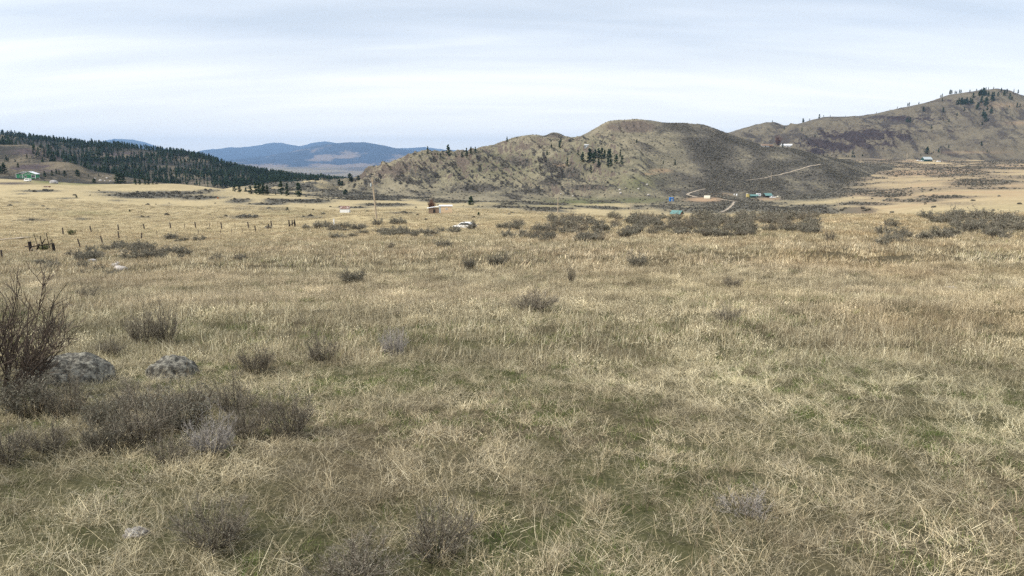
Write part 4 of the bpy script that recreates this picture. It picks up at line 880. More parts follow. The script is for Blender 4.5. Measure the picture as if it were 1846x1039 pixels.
for i, (cx, cy, h) in enumerate(big):
    px, py = mtn_px(cx, cy)
    up_ = py < 195
    pine_px(px, py, h / 3.848 * 1.05, ('dark pine near the summit of the right mountain, %s' % ('left of the crest row' if px < 1755 else 'below the crest row' if px < 1780 else 'right of the crest row') if up_ else '%s pine on the %s slope of the right mountain, %s' % ('tall' if h > 30 else 'small', 'upper' if py < 215 else 'lower', 'left part' if px < 1600 else 'middle part' if px < 1740 else 'right part')) if i else 'largest pine at the foot of the right mountain above the dark barn', ('pines near the right mountain summit' if up_ else 'scattered pines on the right mountain slope') if i else None, on=mtn, w=1.05 if i else 1.3)
for (a, b, cy, n) in ((1320, 1400, 228, 12), (1340, 1430, 215, 8), (1455, 1530, 160, 14), (1480, 1530, 150, 6)):
    for j in range(n):
        px, py = mtn_px(rg.uniform(a, b), cy + rg.uniform(-8, 8)); pine_px(px, py, rg.uniform(26, 36) / 3.848, 'dark pine in the dense row %s of the right mountain' % {228: 'left below the summit', 215: 'further left below the summit', 160: 'on the summit crest', 150: 'under the summit crest'}[cy], 'dense pine rows on the right mountain', on=mtn, w=1.1)
for (cx, h) in ((30, 14), (240, 28), (245, 20), (285, 14), (348, 26), (380, 14), (425, 12), (530, 8), (600, 7), (740, 10), (880, 14), (950, 24), (960, 26), (1025, 16), (1165, 18), (1178, 22), (1228, 30), (1236, 28), (1262, 20), (1270, 18), (1290, 24), (1300, 22), (1362, 16), (1405, 14), (1470, 16), (1485, 16), (1520, 14), (1575, 12), (1610, 8), (1660, 20), (1692, 26), (1770, 18), (1790, 14), (830, 8)):
    px = 1380 + cx / 3.848; p = mtn.top(px); add_pine(p - np.array([0, 0, 0.3]), h / 3.848 / px_m(p) * 1.1, 'dark pine on the right mountain skyline, ' + ('low left part' if cx < 450 else 'on the long shoulder' if cx < 1100 else 'on the rise to the summit' if cx < 1420 else 'at the summit'), 'skyline pines of the right mountain', int(rs.integers(0, 5)), 1.05)
for (cx, cy, h) in ((400, 570, 10), (430, 570, 9), (490, 571, 8), (560, 576, 10), (575, 578, 10), (600, 580, 14), (615, 581, 14), (672, 572, 12), (455, 571, 7), (530, 574, 7)):
    px, py = mtn_px(cx, cy); pine_px(px, py + 3, h / 3.848 * 1.2, 'small dark round tree in the row at the foot of the right mountain', 'row of small trees at the mountain foot', 5)
# left skyline pines, each its own
for px in np.concatenate([[4, 11, 13, 22, 28, 30, 34, 41, 45, 50], np.linspace(60, 560, 52) + rg.uniform(-4, 4, 52)]):
    p = ridge.top(px); add_pine(p - np.array([0, 0, 0.5]), rg.uniform(7, 12) / px_m(p), 'dark pine on the left ridge skyline, ' + ('above the green house' if px < 90 else 'left of the far blue summit' if px < 190 else 'before the far blue summit' if px < 280 else 'on the middle of the descent' if px < 400 else 'on the low tail of the ridge'), 'skyline pines of the left ridge', int(rs.integers(0, 5)), 0.95)

# forest on the left ridge: a far wood that reads as one mass
def low_pine(seed):
    t_, c_ = pine_proto(seed, nb=28, nq=8, qs=0.85, R=1.9, base=.08); return join([t_, c_])
LOWP = [low_pine(600 + i) for i in range(4)]
def forest_dens(s):
    f = fbm(s.X / 90, s.Y / 130, 111, 4)
    gaps = ell(s.K, s.E, [(60, 266, 60, 8, 1), (235, 276, 60, 7, .9), (160, 300, 60, 6, .7), (290, 303, 35, 5, .8), (230, 308, 30, 4, .8), (60, 246, 70, 6, .5), (420, 318, 25, 4, .6), (150, 270, 30, 4, .6)])
    return np.clip(0.75 + 1.6 * f + 0.5 * sst(kp(250), kp(450), s.K) - gaps, 0.02, 1.5) * ((s.T > 0.10) & (s.T < 1.1))
rf = np.random.default_rng(31); nf = 10500
fp = ridge.sample(nf, rf, forest_dens)
fk = knoll_far.sample(300, rf, lambda s: np.clip(fbm(s.X / 40, s.Y / 60, 113, 3) + 0.05, 0, 1) * (s.T > 0.1) * (s.T < 1.05))
fpp = np.concatenate([fp, fk]); fpp[:, 2] -= 0.5; nf = len(fpp)
def far_tint(n, r): return np.ones((n, 3)) * r.uniform(0.65, 1.5, (n, 1)) * np.array([1.0, 1.0, 1.05])
scatter('forest', LOWP, fpp, np.stack([np.zeros(nf), np.zeros(nf), rf.random(nf) * 6.28], -1), rf.uniform(0.45, 1.1, nf), rf.integers(0, 4, nf), far_tint(nf, rf), M_FOREST, 'dark pine forest covering the long ridge on the left', 'forest')

# ------------------------------------------------------------------ sagebrush cover on far slopes
def low_shrub(seed):
    rng = np.random.default_rng(seed); n = 70
    v = unit(rng.normal(0, 1, (n, 3))); v[:, 2] = np.abs(v[:, 2]); c = v * np.array([0.75, 0.75, 0.6]) * rng.uniform(0.5, 1.05, (n, 1)); d = unit(v + rng.normal(0, 0.5, (n, 3))); ll = rng.uniform(0.25, 0.5, n)
    P = np.stack([c - d * (ll / 2)[:, None], c, c + d * (ll / 2)[:, None]], 1); cs = np.array([(0.24, 0.225, 0.18), (0.17, 0.155, 0.125), (0.30, 0.28, 0.225), (0.11, 0.10, 0.08)])
    return ribbons(P, ll[:, None] * np.array([0.2, 0.4, 0.15])[None], unit(np.cross(d, rng.normal(0, 1, (n, 3)))), np.repeat((cs[rng.integers(0, 4, n)])[:, None], 3, 1))
LOWS = [low_shrub(700 + i) for i in range(4)]
rc = np.random.default_rng(41)
n = 150000; x, y = wedge(rc, n, 135, 1150, 0.76); K = x / y; Z = H(x, y); E = Z / y; sg = ground_sage(x, y, K, E)
keep = rc.random(n) < sst(0.35, 0.85, sg) * 0.9 + 0.003
road_clear = ell(K, E, [(1270, 360, 34, 5, 1), (1385, 358, 24, 4, .8)], 2) < 0.4
x, y, Z = x[keep & road_clear], y[keep & road_clear], Z[keep & road_clear]
def main_dens(s):
    cv = c_main(s)[0]; return (sst(0.4, 0.9, cv[..., 0]) + 0.04) * (s.T > 0.02) * (s.T < 1.02) * (ell(s.K, s.E, [(1270, 360, 34, 5, 1), (1390, 358, 24, 4, .8)], 2) < 0.4)
hp = hill.sample(26000, rc, main_dens)
pts = np.concatenate([np.stack([x, y, Z], -1), hp]); n = len(pts)
COVER_PTS = pts
def build_cover(pts):
    n = len(pts); gray = fbm(pts[:, 0] / 40, pts[:, 1] / 60, 121, 3)[:, None]
    tint = np.ones((n, 3)) * rc.uniform(0.6, 1.35, (n, 1)) * (1 + 0.5 * gray)
    scatter('sagebrush_cover', LOWS, pts, np.stack([rc.normal(0, .15, n), rc.normal(0, .15, n), rc.random(n) * 6.28], -1), rc.uniform(0.5, 1.35, n), rc.integers(0, 4, n), tint, M_COVER, 'grey sagebrush covering the valley floor and the dark side of the hill', 'shrubs')

# ------------------------------------------------------------------ roads draped on the land
M_ROAD = simple_mat('pale_dirt', (0.36, 0.30, 0.225), 1.0, 0.3, 0.6)
ROADS = []
def road(name, pts, w0, w1):
    P = [hit(px, py) for px, py in pts]; P = np.array([p_ for p_ in P if p_ is not None])
    s = np.linspace(0, len(P) - 1, 160); c = np.stack([np.interp(s, np.arange(len(P)), P[:, i]) for i in (0, 1)], -1)
    c = gsm(c, 3, 0); d = np.gradient(c, axis=0); d /= np.maximum(np.linalg.norm(d, axis=1, keepdims=True), 1e-6); nrm = np.stack([-d[:, 1], d[:, 0]], -1)
    w = np.linspace(w0, w1, len(c))[:, None] * (1 + 0.15 * perlin(s * 1.3, s * 0, 9)[:, None]); V = []; m_ = 5
    for f in np.linspace(-1, 1, m_):
        q = c + nrm * w * f; z = [zat(a[0], a[1]) + 0.28 for a in q]; V.append(np.concatenate([q, np.array(z)[:, None]], 1))
    V = np.stack(V, 1); idx = np.arange(len(c) * m_).reshape(len(c), m_); Q = np.stack([idx[:-1, :-1], idx[:-1, 1:], idx[1:, 1:], idx[1:, :-1]], -1).reshape(-1, 4)
    ROADS.append((c, w0)); tag(obj(name, make_mesh(name, V.reshape(-1, 3), Q, None, True), M_ROAD), kind='structure')
road('dirt_road', [(1480, 296.5), (1466, 299), (1448, 304), (1430, 309), (1408, 315), (1385, 320), (1360, 324), (1343, 326)], 1.1, 0.5)
road('dirt_road', [(1272, 341), (1262, 343), (1252, 346), (1242, 349), (1239, 351.5), (1246, 354), (1258, 356.5)], 0.8, 1.5)
road('dirt_track', [(1291, 359.5), (1305, 361), (1318, 363), (1331, 364)], 1.0, 1.0)
road('dirt_track', [(1323, 364), (1321, 370), (1314, 376), (1306, 381), (1299, 384)], 0.8, 0.8)
road('dirt_track', [(-60, 437), (0, 435), (30, 432.5), (52, 430)], 0.7, 0.6)
road('dirt_track', [(375, 394), (395, 393), (415, 392)], 0.9, 0.7)
keep = np.ones(len(COVER_PTS), bool)
for c, w0 in ROADS:
    for i in range(0, len(c), 2): keep &= ((COVER_PTS[:, 0] - c[i, 0])**2 + (COVER_PTS[:, 1] - c[i, 1])**2) > (w0 + 1.5)**2
build_cover(COVER_PTS[keep])

# ------------------------------------------------------------------ built things
class MB:
    def __init__(s): s.V = []; s.F = []
    def add(s, V, F): n = len(s.V); s.V += [tuple(v) for v in V]; s.F += [tuple(i + n for i in f) for f in F]; return s
    def box(s, x0, x1, y0, y1, z0, z1):
        return s.add([(x0, y0, z0), (x1, y0, z0), (x1, y1, z0), (x0, y1, z0), (x0, y0, z1), (x1, y0, z1), (x1, y1, z1), (x0, y1, z1)], [(0, 3, 2, 1), (4, 5, 6, 7), (0, 1, 5, 4), (1, 2, 6, 5), (2, 3, 7, 6), (3, 0, 4, 7)])
    def prism(s, poly, axis, a, b):
        """2-D outline extruded along x or y"""
        n = len(poly); f = (lambda u, v, t: (t, u, v)) if axis == 'x' else (lambda u, v, t: (u, t, v))
        V = [f(u, v, a) for u, v in poly] + [f(u, v, b) for u, v in poly]
        return s.add(V, [tuple(range(n))[::-1], tuple(range(n, 2 * n))] + [(i, (i + 1) % n, n + (i + 1) % n, n + i) for i in range(n)])
    def tube(s, p0, p1, r0, r1, n=8):
        p0, p1 = Vector(p0), Vector(p1); d = (p1 - p0).normalized(); u = d.orthogonal().normalized(); v = d.cross(u)
        V = [p + (u * math.cos(a) + v * math.sin(a)) * r for p, r in ((p0, r0), (p1, r1)) for a in [2 * math.pi * i / n for i in range(n)]]
        return s.add(V, [tuple(range(n))[::-1], tuple(range(n, 2 * n))] + [(i, (i + 1) % n, n + (i + 1) % n, n + i) for i in range(n)])
    def build(s, name, mat, parent=None, bevel=0):
        me = bpy.data.meshes.new(name); me.from_pydata(s.V, [], s.F)
        import bmesh
        bm = bmesh.new(); bm.from_mesh(me); bmesh.ops.recalc_face_normals(bm, faces=bm.faces); bm.to_mesh(me); bm.free()
        o = obj(name, me, mat, parent)
        if bevel: b = o.modifiers.new('bevel', 'BEVEL'); b.width = bevel; b.segments = 2
        return o
def roof_poly(w, z0, zr, ov, th):
    """gable outline across width w"""
    s = (zr - z0) / (w / 2); e = w / 2 + ov; ze = z0 - s * ov
    return [(-e, ze), (0, zr), (e, ze), (e, ze + th), (0, zr + th), (-e, ze + th)]
mW = simple_mat('white_paint', (0.78, 0.78, 0.77), 0.6, 0.06, 3); mWr = simple_mat('white_metal_roof', (0.80, 0.81, 0.82), 0.45, 0.08, 2)
mGreenW = simple_mat('green_siding', (0.055, 0.30, 0.13), 0.6, 0.12, 2, stretch=(1, 1, 8)); mGlass = simple_mat('window_glass', (0.06, 0.07, 0.08), 0.1, 0.2, 1)
mWood = simple_mat('weathered_wood', (0.23, 0.165, 0.12), 0.9, 0.45, 3, 0.3, stretch=(6, 6, 0.6)); mRust = simple_mat('rusty_tin', (0.20, 0.075, 0.045), 0.7, 0.4, 1.2, stretch=(3, 1, 1), col2=(0.58, 0.52, 0.48), lo=0.48, hi=0.62)
mTan = simple_mat('tan_board', (0.62, 0.47, 0.31), 0.8, 0.1, 1.5); mTeal = simple_mat('teal_metal_roof', (0.12, 0.23, 0.215), 0.45, 0.12, 2); mRedW = simple_mat('red_brown_log', (0.20, 0.075, 0.045), 0.8, 0.3, 3, stretch=(1, 1, 9))
mDark = simple_mat('dark_old_wood', (0.028, 0.021, 0.018), 0.95, 0.4, 5, 0.3, stretch=(4, 4, 0.5)); mPost = simple_mat('grey_post_wood', (0.085, 0.07, 0.058), 0.95, 0.4, 6, stretch=(5, 5, 1)); mSteel = simple_mat('rusty_steel', (0.10, 0.075, 0.06), 0.7, 0.3, 8)
mBlue = simple_mat('blue_tarp', (0.015, 0.16, 0.50), 0.5, 0.2, 1.5); mTire = simple_mat('rubber', (0.02, 0.02, 0.02), 0.9, 0.2, 4); mDg = simple_mat('dark_green_wall', (0.02, 0.065, 0.055), 0.8, 0.2, 2); mYel = simple_mat('yellow_board', (0.66, 0.52, 0.18), 0.7, 0.1, 2)
mCan = simple_mat('canvas', (0.62, 0.58, 0.46), 0.9, 0.12, 1.5); mGreyR = simple_mat('grey_roofing', (0.40, 0.44, 0.45), 0.6, 0.15, 2); mPole = simple_mat('pole_wood', (0.40, 0.33, 0.245), 0.9, 0.25, 3, stretch=(6, 6, 0.5)); mCon = simple_mat('concrete', (0.42, 0.40, 0.37), 0.9, 0.15, 2); mBronze = simple_mat('orange_board', (0.42, 0.16, 0.05), 0.8, 0.2, 2)

def window(parent, x, y, z, w, h, mf=None):
    """on a wall whose outside faces -y"""
    f = MB(); t = 0.09 * max(1, w); f.box(x - w / 2 - t, x + w / 2 + t, y - 0.06, y, z - h / 2 - t, z - h / 2).box(x - w / 2 - t, x + w / 2 + t, y - 0.06, y, z + h / 2, z + h / 2 + t).box(x - w / 2 - t, x - w / 2, y - 0.06, y, z - h / 2, z + h / 2).box(x + w / 2, x + w / 2 + t, y - 0.06, y, z - h / 2, z + h / 2).box(x - 0.03, x + 0.03, y - 0.05, y, z - h / 2, z + h / 2)
    wo = f.build('window', mf or mW, parent); MB().box(x - w / 2, x + w / 2, y - 0.03, y - 0.01, z - h / 2, z + h / 2).build('pane', mGlass, wo); return wo
def at(px, py): p = hit(px, py); return p, 1.0 / px_m(p)

# green house, far left: gable end to the camera, long side turned left
p, u = at(48, 323.5)
t = thing('green_house', 'bright green house with a white metal roof on the left bank', 'house', (p[0], p[1] + 3, p[2] - 0.3), rad(14))
w = MB(); w.prism([(-4.1, 0.3), (4.1, 0.3), (4.1, 4.0), (0, 5.6), (-4.1, 4.0)], 'y', 0, 7).build('wall', mGreenW, t)
MB().box(-8.5, -4.1, 0.8, 7, 0.3, 3.7).build('side_wing', mGreenW, t)
MB().box(-8.6, 4.2, 0.3, 7.1, -0.8, 0.3).build('foundation', mW, t)
MB().prism(roof_poly(8.2, 4.0, 5.6, 0.6, 0.18), 'y', -0.6, 7.5).prism([(-8.9, 3.72), (-4.0, 5.45), (-4.0, 5.6), (-8.9, 3.87)], 'y', 0.3, 7.4).build('roof', mWr, t)
MB().box(-4.3, -4.0, -0.08, -0.02, 0.3, 4.0).box(3.9, 4.15, -0.08, -0.02, 0.3, 4.0).box(-4.1, 4.1, -0.08, -0.02, 3.75, 3.95).box(-8.6, -8.35, 0.7, 0.78, 0.3, 3.7).build('corner_trim', mW, t)
window(t, -2.4, 0, 2.2, 1.6, 1.1); window(t, 2.6, 0, 2.3, 2.2, 1.6); window(t, -5.6, 0.8, 2.2, 1.1, 1.0); window(t, 0, 0, 4.6, 0.9, 0.5)
MB().box(4.2, 6.4, 0.5, 5, 0.3, 0.6).box(6.2, 6.4, 0.5, 0.7, -0.8, 1.5).box(4.3, 6.4, 0.5, 0.56, 1.4, 1.5).build('porch', mW, t)

def make_car(name, label, cat, p, rz, body_m, L_=4.4, Wd=1.8, van=False, z=0, truck=False):
    t = thing(name, label, cat, (p[0], p[1], p[2] - 0.05 + z), rz)
    h = L_ / 2
    if van: prof = [(-h, 0.35), (h, 0.35), (h, 1.0), (h - 0.35, 1.2), (h - 1.1, 2.1), (-h, 2.15)]
    elif truck: prof = [(-h, 0.45), (h, 0.45), (h, 1.05), (h - 1.1, 1.15), (h - 1.7, 1.8), (h - 3.0, 1.8), (h - 3.1, 1.1), (-h, 1.05)]
    else: prof = [(-h, 0.32), (h, 0.32), (h, 0.75), (h - 1.0, 0.92), (h - 1.75, 1.42), (-h + 1.1, 1.45), (-h + 0.35, 0.95), (-h, 0.9)]
    MB().prism(prof, 'y', -Wd / 2, Wd / 2).build('body', body_m, t, 0.06)
    if van: g = [(h - 1.2, 1.25), (h - 1.6, 1.85), (-h + 0.4, 1.9), (-h + 0.4, 1.25)]
    elif truck: g = [(h - 1.25, 1.2), (h - 1.75, 1.7), (h - 2.95, 1.7), (h - 3.0, 1.2)]
    else: g = [(h - 1.2, 0.95), (h - 1.8, 1.35), (-h + 1.15, 1.38), (-h + 0.6, 0.97)]
    MB().prism(g, 'y', -Wd / 2 - 0.012, Wd / 2 + 0.012).build('window', mGlass, t)
    for sx in (-h + 0.8, h - 0.8):
        for sy in (-1, 1):
            wh = MB().tube((sx, sy * (Wd / 2 - 0.18), 0.33), (sx, sy * (Wd / 2 + 0.02), 0.33), 0.33, 0.33, 14).build('wheel', mTire, t)
            MB().tube((sx, sy * (Wd / 2 + 0.02), 0.33), (sx, sy * (Wd / 2 + 0.04), 0.33), 0.18, 0.18, 10).build('rim', mGreyR, wh)
    return t
p, u = at(50, 327.5); make_car('parked_van', 'white van parked in front of the green house', 'van', p, rad(160), mW, 4.6, 1.9, van=True)
p, u = at(838, 411); make_car('parked_car', 'white car half hidden behind sagebrush below the tan shed', 'car', p, rad(160), mW, 4.3, 1.7, z=-0.3)
shrub_px('mid', 849, 415, 30, 20, 'sagebrush standing in front of the white car', None)
# low brown trough in the left field
p, u = at(85, 338); t = thing('feed_trough', 'long low brown trough lying in the upper left field', 'trough', (p[0], p[1], p[2]), 0.05)
MB().box(-1.7, 1.7, -0.4, 0.4, 0.15, 0.25).box(-1.7, 1.7, -0.45, -0.4, 0.15, 0.75).box(-1.7, 1.7, 0.4, 0.45, 0.15, 0.75).box(-1.75, -1.7, -0.45, 0.45, 0.15, 0.75).box(1.7, 1.75, -0.45, 0.45, 0.15, 0.75).build('basin', mRust, t)
for sx in (-1.4, 1.4): MB().box(sx - 0.08, sx + 0.08, -0.4, 0.4, -0.2, 0.15).build('leg', mDark, t)
# orange barrel in field
p, u = at(393, 358.5); tag(MB().tube((0, 0, -0.1), (0, 0, 0.85), 0.42, 0.42, 14).tube((0, 0, 0.28), (0, 0, 0.34), 0.45, 0.45, 14).tube((0, 0, 0.58), (0, 0, 0.64), 0.45, 0.45, 14).build('barrel', mBronze), 'small orange barrel beyond the left field', 'barrel').location = p

# white shed with rusty roof
p, u = at(621, 383.5); t = thing('small_shed', 'small white shed with a rust streaked tin roof in the left field', 'shed', (p[0], p[1], p[2] - 0.15), rad(-3)); s = u
MB().box(-8.2 * s, 8.2 * s, 0, 9 * s, 0, 7.2 * s).build('wall', mW, t)
MB().prism([(-0.6 * s, 7.0 * s), (5 * s, 11.6 * s), (10 * s, 7.5 * s), (10 * s, 7.9 * s), (5 * s, 12.2 * s), (-0.6 * s, 7.5 * s)], 'x', -8.8 * s, 8.8 * s).build('roof', mRust, t)
MB().box(2.5 * s, 5 * s, -0.04, 0, 0.2 * s, 5.6 * s).build('door', mWr, t)
# tan shed with lean-to
p, u = at(795, 385); s = u; t = thing('tan_shed', 'flat roofed shed with a tan end wall and brown board lean-to', 'shed', (p[0], p[1], p[2] + 0.1), rad(4))
MB().box(0, 20 * s, 0, 16 * s, -2 * s, 12.2 * s).build('wall', mTan, t)
MB().prism([(-0.8 * s, 12.1 * s), (17 * s, 13.0 * s), (17 * s, 13.9 * s), (-0.8 * s, 13.0 * s)], 'x', -4 * s, 20.6 * s).build('roof', mWr, t)
MB().box(-3.4 * s, 0, 0.1 * s, 15 * s, -2 * s, 12.0 * s).build('side_panel', mGreyR, t)
MB().box(-22 * s, -3.4 * s, 1 * s, 13 * s, -2 * s, 9.0 * s).build('lean_to', mWood, t)
MB().prism([(-25 * s, 8.6 * s), (-4 * s, 11.6 * s), (-4 * s, 12.2 * s), (-25 * s, 9.3 * s)], 'y', 0, 14 * s).build('lean_to_roof', mWr, t)
MB().box(-14 * s, -10 * s, 0.9 * s, 1 * s - 0.01, 0.3 * s, 6.8 * s).build('door', mDark, t)
window(t, 10 * s, 0, 7.6 * s, 3.5 * s, 1.6 * s)
# bare reddish tree behind the shed
def bare_tree(px, py, wpx, hpx, label, seed, cols):
    p = hit(px, py); u = 1 / px_m(p); t = thing('bare_tree', label, 'tree', (p[0], p[1], p[2] - 0.1), 0)
    st, _ = shrub_proto(seed, 1.0, 0.6, 40, 12, 0, cols, LF_S, 0.02, 0.011, 0.02, 0.7)
    V, Q, C = st; V = V * np.array([wpx * u / 1.2, wpx * u / 1.2, hpx * u * 0.85]); V[:, 2] += hpx * u * 0.12
    me = mk('crown', (V, Q, C)); me.materials.append(M_TWIG); obj('crown', me, None, t)
    MB().tube((0, 0, -0.2), (0.05, 0, hpx * u * 0.3), 0.025 * hpx * u, 0.012 * hpx * u).build('trunk', M_BARK, t)
bare_tree(779, 381, 20, 23, 'leafless reddish tree behind the tan shed', 801, [(0.24, 0.13, 0.09), (0.17, 0.10, 0.075)])
bare_tree(1402, 263, 17, 19, 'leafless brown tree beside the white houses on the hill shoulder', 802, [(0.20, 0.13, 0.11), (0.15, 0.10, 0.085)])
# white post
p, u = at(602, 406.5); t = tag(MB().box(-0.13, 0.13, -0.08, 0.08, -0.2, 11 * u).prism([(-0.16, 11 * u), (0.16, 11 * u), (0.0, 11.6 * u)], 'y', -0.1, 0.1).build('marker_post', mW), 'slim white post in the low sagebrush left of the utility pole', 'post'); t.location = p
# utility poles
def pole(px, py, hpx, label, arm=True, rpx=1.1, group=None, lean=0.0, extra=False):
    p, u = at(px, py); h = hpx * u; t = thing('utility_pole', label, 'utility pole', (p[0], p[1], p[2] - 0.2), rad(12), group)
    MB().tube((0, 0, 0), (lean * h, 0, h), rpx * u, rpx * u * 0.7, 10).build('pole', mPole, t)
    if arm:
        a = 4.0 * u; MB().box(lean * h - a, lean * h + a, -0.06, 0.06, h * 0.93, h * 0.93 + 0.14).build('crossarm', mPole, t)
        for sx in (-0.9, 0, 0.9): MB().tube((lean * h + a * sx, 0, h * 0.93 + 0.14), (lean * h + a * sx, 0, h * 0.93 + 0.36), 0.05, 0.03).build('insulator', mWr, t)
    if extra:
        MB().tube((lean * h - 0.35, 0, h * 0.80), (lean * h - 0.35, 0, h * 0.88), 0.22, 0.22, 12).build('transformer', mGreyR, t)
        MB().tube((0.9, 0.4, 0), (lean * h + 0.05, 0, h * 0.90), 0.018, 0.018, 5).build('guy_wire', mSteel, t)
    return t
pole(679, 395, 74, 'tall tan utility pole standing before the rocky shoulder', True, 1.7, None, -0.075, True)
pole(1005.5, 391, 35, 'pale utility pole at the foot of the main hill', False, 0.8); pole(1135.5, 391, 25, 'thin utility pole just behind the crest belt', False, 0.7)
pole(1635, 286, 10, 'short white pole left of the dark barn on the plain', False, 0.5); pole(1511, 377, 18, 'faint thin pole in the tan field behind the right crest', False, 0.5)
pole(1390, 327, 16, 'faint thin pole on the dark sage slope', False, 0.5)

# broken wooden corral
p, u = at(78, 456); s = u
t = thing('broken_corral', 'dark broken wooden corral with two thick posts and leaning stakes', 'corral', (p[0], p[1], p[2] - 0.3), 0)
def zr(dx): return 0.0
MB().tube((-21 * s, 0, -2 * s), (-23 * s, 0, 26 * s), 3.2 * s, 2.8 * s, 9).build('thick_post', mDark, t); MB().tube((20.5 * s, 0, 1 * s), (19.5 * s, 0, 22 * s), 2.6 * s, 2.4 * s, 9).build('thick_post', mDark, t)
MB().tube((-12 * s, -0.9, 18.0 * s), (22 * s, 0, 22.5 * s), 1.0 * s, 0.9 * s).build('rail', mDark, t); MB().tube((-32 * s, 0, 16.5 * s), (-20 * s, 0, 17.5 * s), 0.9 * s, 0.7 * s).build('rail', mDark, t)
MB().tube((-17 * s, 0.3, 5 * s), (-8 * s, 0.2, 21 * s), 1.6 * s, 1.2 * s).build('brace', mDark, t); MB().tube((-20 * s, -0.2, 10 * s), (-15 * s, 0.2, 22 * s), 0.9 * s, 0.7 * s).build('brace', mPole, t); MB().tube((-4 * s, 0.3, 21 * s), (2.5 * s, 0.3, 30 * s), 1.1 * s, 0.8 * s).build('brace', mDark, t)
for (x0, x1, z0, z1, r) in ((-15, -19.5, 24, 39, .55), (-6, -8.5, 18, 35, .85), (7, 3, 20, 41, .6), (12.5, 12, 10, 29, .9), (9.5, 8.5, 22, 35, .3)): MB().tube((x0 * s, 0.5, z0 * s - 8 * s), (x1 * s, 0.5, z1 * s), r * s, r * s).build('stake', mDark, t)
MB().tube((3 * s, 0.5, 40.5 * s), (8 * s, 0.5, 40.5 * s), 0.4 * s, 0.4 * s).build('stake', mDark, t)

# wire fences: posts and strands
def fence(posts, label, wires=3, rpx=1.25, wire_r=0.006, group=None):
    P = []
    for (px, py, h, ln_) in posts: p, u = at(px, py); P.append((p, h * 1.25 * u, ln_ * u, u))
    o0 = P[0][0]; t = thing('wire_fence', label, 'fence', tuple(o0), 0, group); tops = []
    for (p, h, ln_, u), pz in zip(P, posts):
        b = Vector(p - o0); r = rpx * u * (0.45 if pz[2] < 7.5 else 1.0); tp = b + Vector((ln_, 0, h)); MB().tube(b - Vector((0, 0, 0.2)), tp, r, r * 0.85, 7).build('post', mPost if pz[2] >= 7.5 else mSteel, t); tops.append((b, tp))
    for f in np.linspace(0.4, 0.9, wires):
        m_ = MB()
        for (b0, t0), (b1, t1) in zip(tops[:-1], tops[1:]): m_.tube(b0.lerp(t0, f), b1.lerp(t1, f), wire_r, wire_r, 4)
        m_.build('wire', mSteel, t)
fence([(114, 423, 10, -.3), (165, 419, 9, -2), (213.5, 415, 8, 0), (235, 416, 6, 0), (261, 414, 8, -2), (308, 412, 8.5, -1), (333, 411, 6.5, 0), (353, 411, 8.5, -1), (378, 410.5, 6, 0), (400, 413, 9.5, -1), (424, 411, 6.5, 0), (449, 412, 9.5, -2), (490, 409, 9, -1), (522, 408, 9, -1), (527, 407, 8, 0), (533, 408, 9.5, -2)], 'long wire fence with dark posts crossing the lower field, upper line')
fence([(146, 448, 14, -4.5), (185.5, 440, 12, -3), (215, 431, 11, -1), (254.5, 432, 10, 2), (283, 426, 7, 0), (358, 423, 6.5, 0), (398, 422.5, 7, 0), (418, 421.5, 7, 0), (437, 420, 7, 0), (461, 418, 8.5, -1), (482, 414, 8, 2.5)], 'wire fence with leaning posts just below the near slope, lower line')
p, u = at(525, 409); t = thing('fence_brace', 'dark H shaped fence brace at the right end of the upper fence', 'fence brace', tuple(p), 0)
for (a, b) in ((-4, -4.3), (6, 5)): MB().tube((a * u, 0.3, -0.2), (b * u, 0.3, 9.5 * u), 1.3 * u, 1.1 * u).build('post', mDark, t)
MB().tube((-4 * u, 0.3, 2 * u), (5.5 * u, 0.3, 7.5 * u), 0.6 * u, 0.6 * u).build('brace', mDark, t)
p, u = at(4, 467); t = tag(MB().tube((0, 0, -0.3), (-0.3 * u, 0, 16 * u), 1.7 * u, 1.5 * u, 9).tube((-0.3 * u, 0, 16 * u), (-0.3 * u, 0, 16.4 * u), 1.5 * u, 1.0 * u, 9).build('fence_post', mPost), 'lone thick grey fence post at the left edge', 'post'); t.location = p

def gable_house(name, label, cat, px, py, wpx, hpx, rz, mwall, mroof, ridge_h=0.35, depth=0.7, dy=0, door=True, sink=0.1):
    """ridge along x (long side to the camera)"""
    p, u = at(px, py); w = wpx * u / 2; d = wpx * u * depth; hw = hpx * u * (1 - ridge_h); hr = hpx * u
    t = thing(name, label, cat, (p[0], p[1] + dy, p[2] - sink), rz)
    MB().prism([(0, -0.5), (d, -0.5), (d, hw), (d / 2, hr), (0, hw)], 'x', -w, w).build('wall', mwall, t)
    s = (hr - hw) / (d / 2); o_ = 0.12 * d
    MB().prism([(-o_, hw - s * o_ + 0.03), (d / 2, hr + 0.03), (d + o_, hw - s * o_ + 0.03), (d + o_, hw - s * o_ + 0.2), (d / 2, hr + 0.2), (-o_, hw - s * o_ + 0.2)], 'x', -w * 1.08, w * 1.08).build('roof', mroof, t)
    if door: MB().box(-0.45, 0.45, -0.05, -0.005, -0.1, min(2.0, hw * 0.9)).build('door', mDark, t)
    window(t, w * 0.55, 0, hw * 0.55, min(1.0, w * .5), min(0.8, hw * .4))
    return t
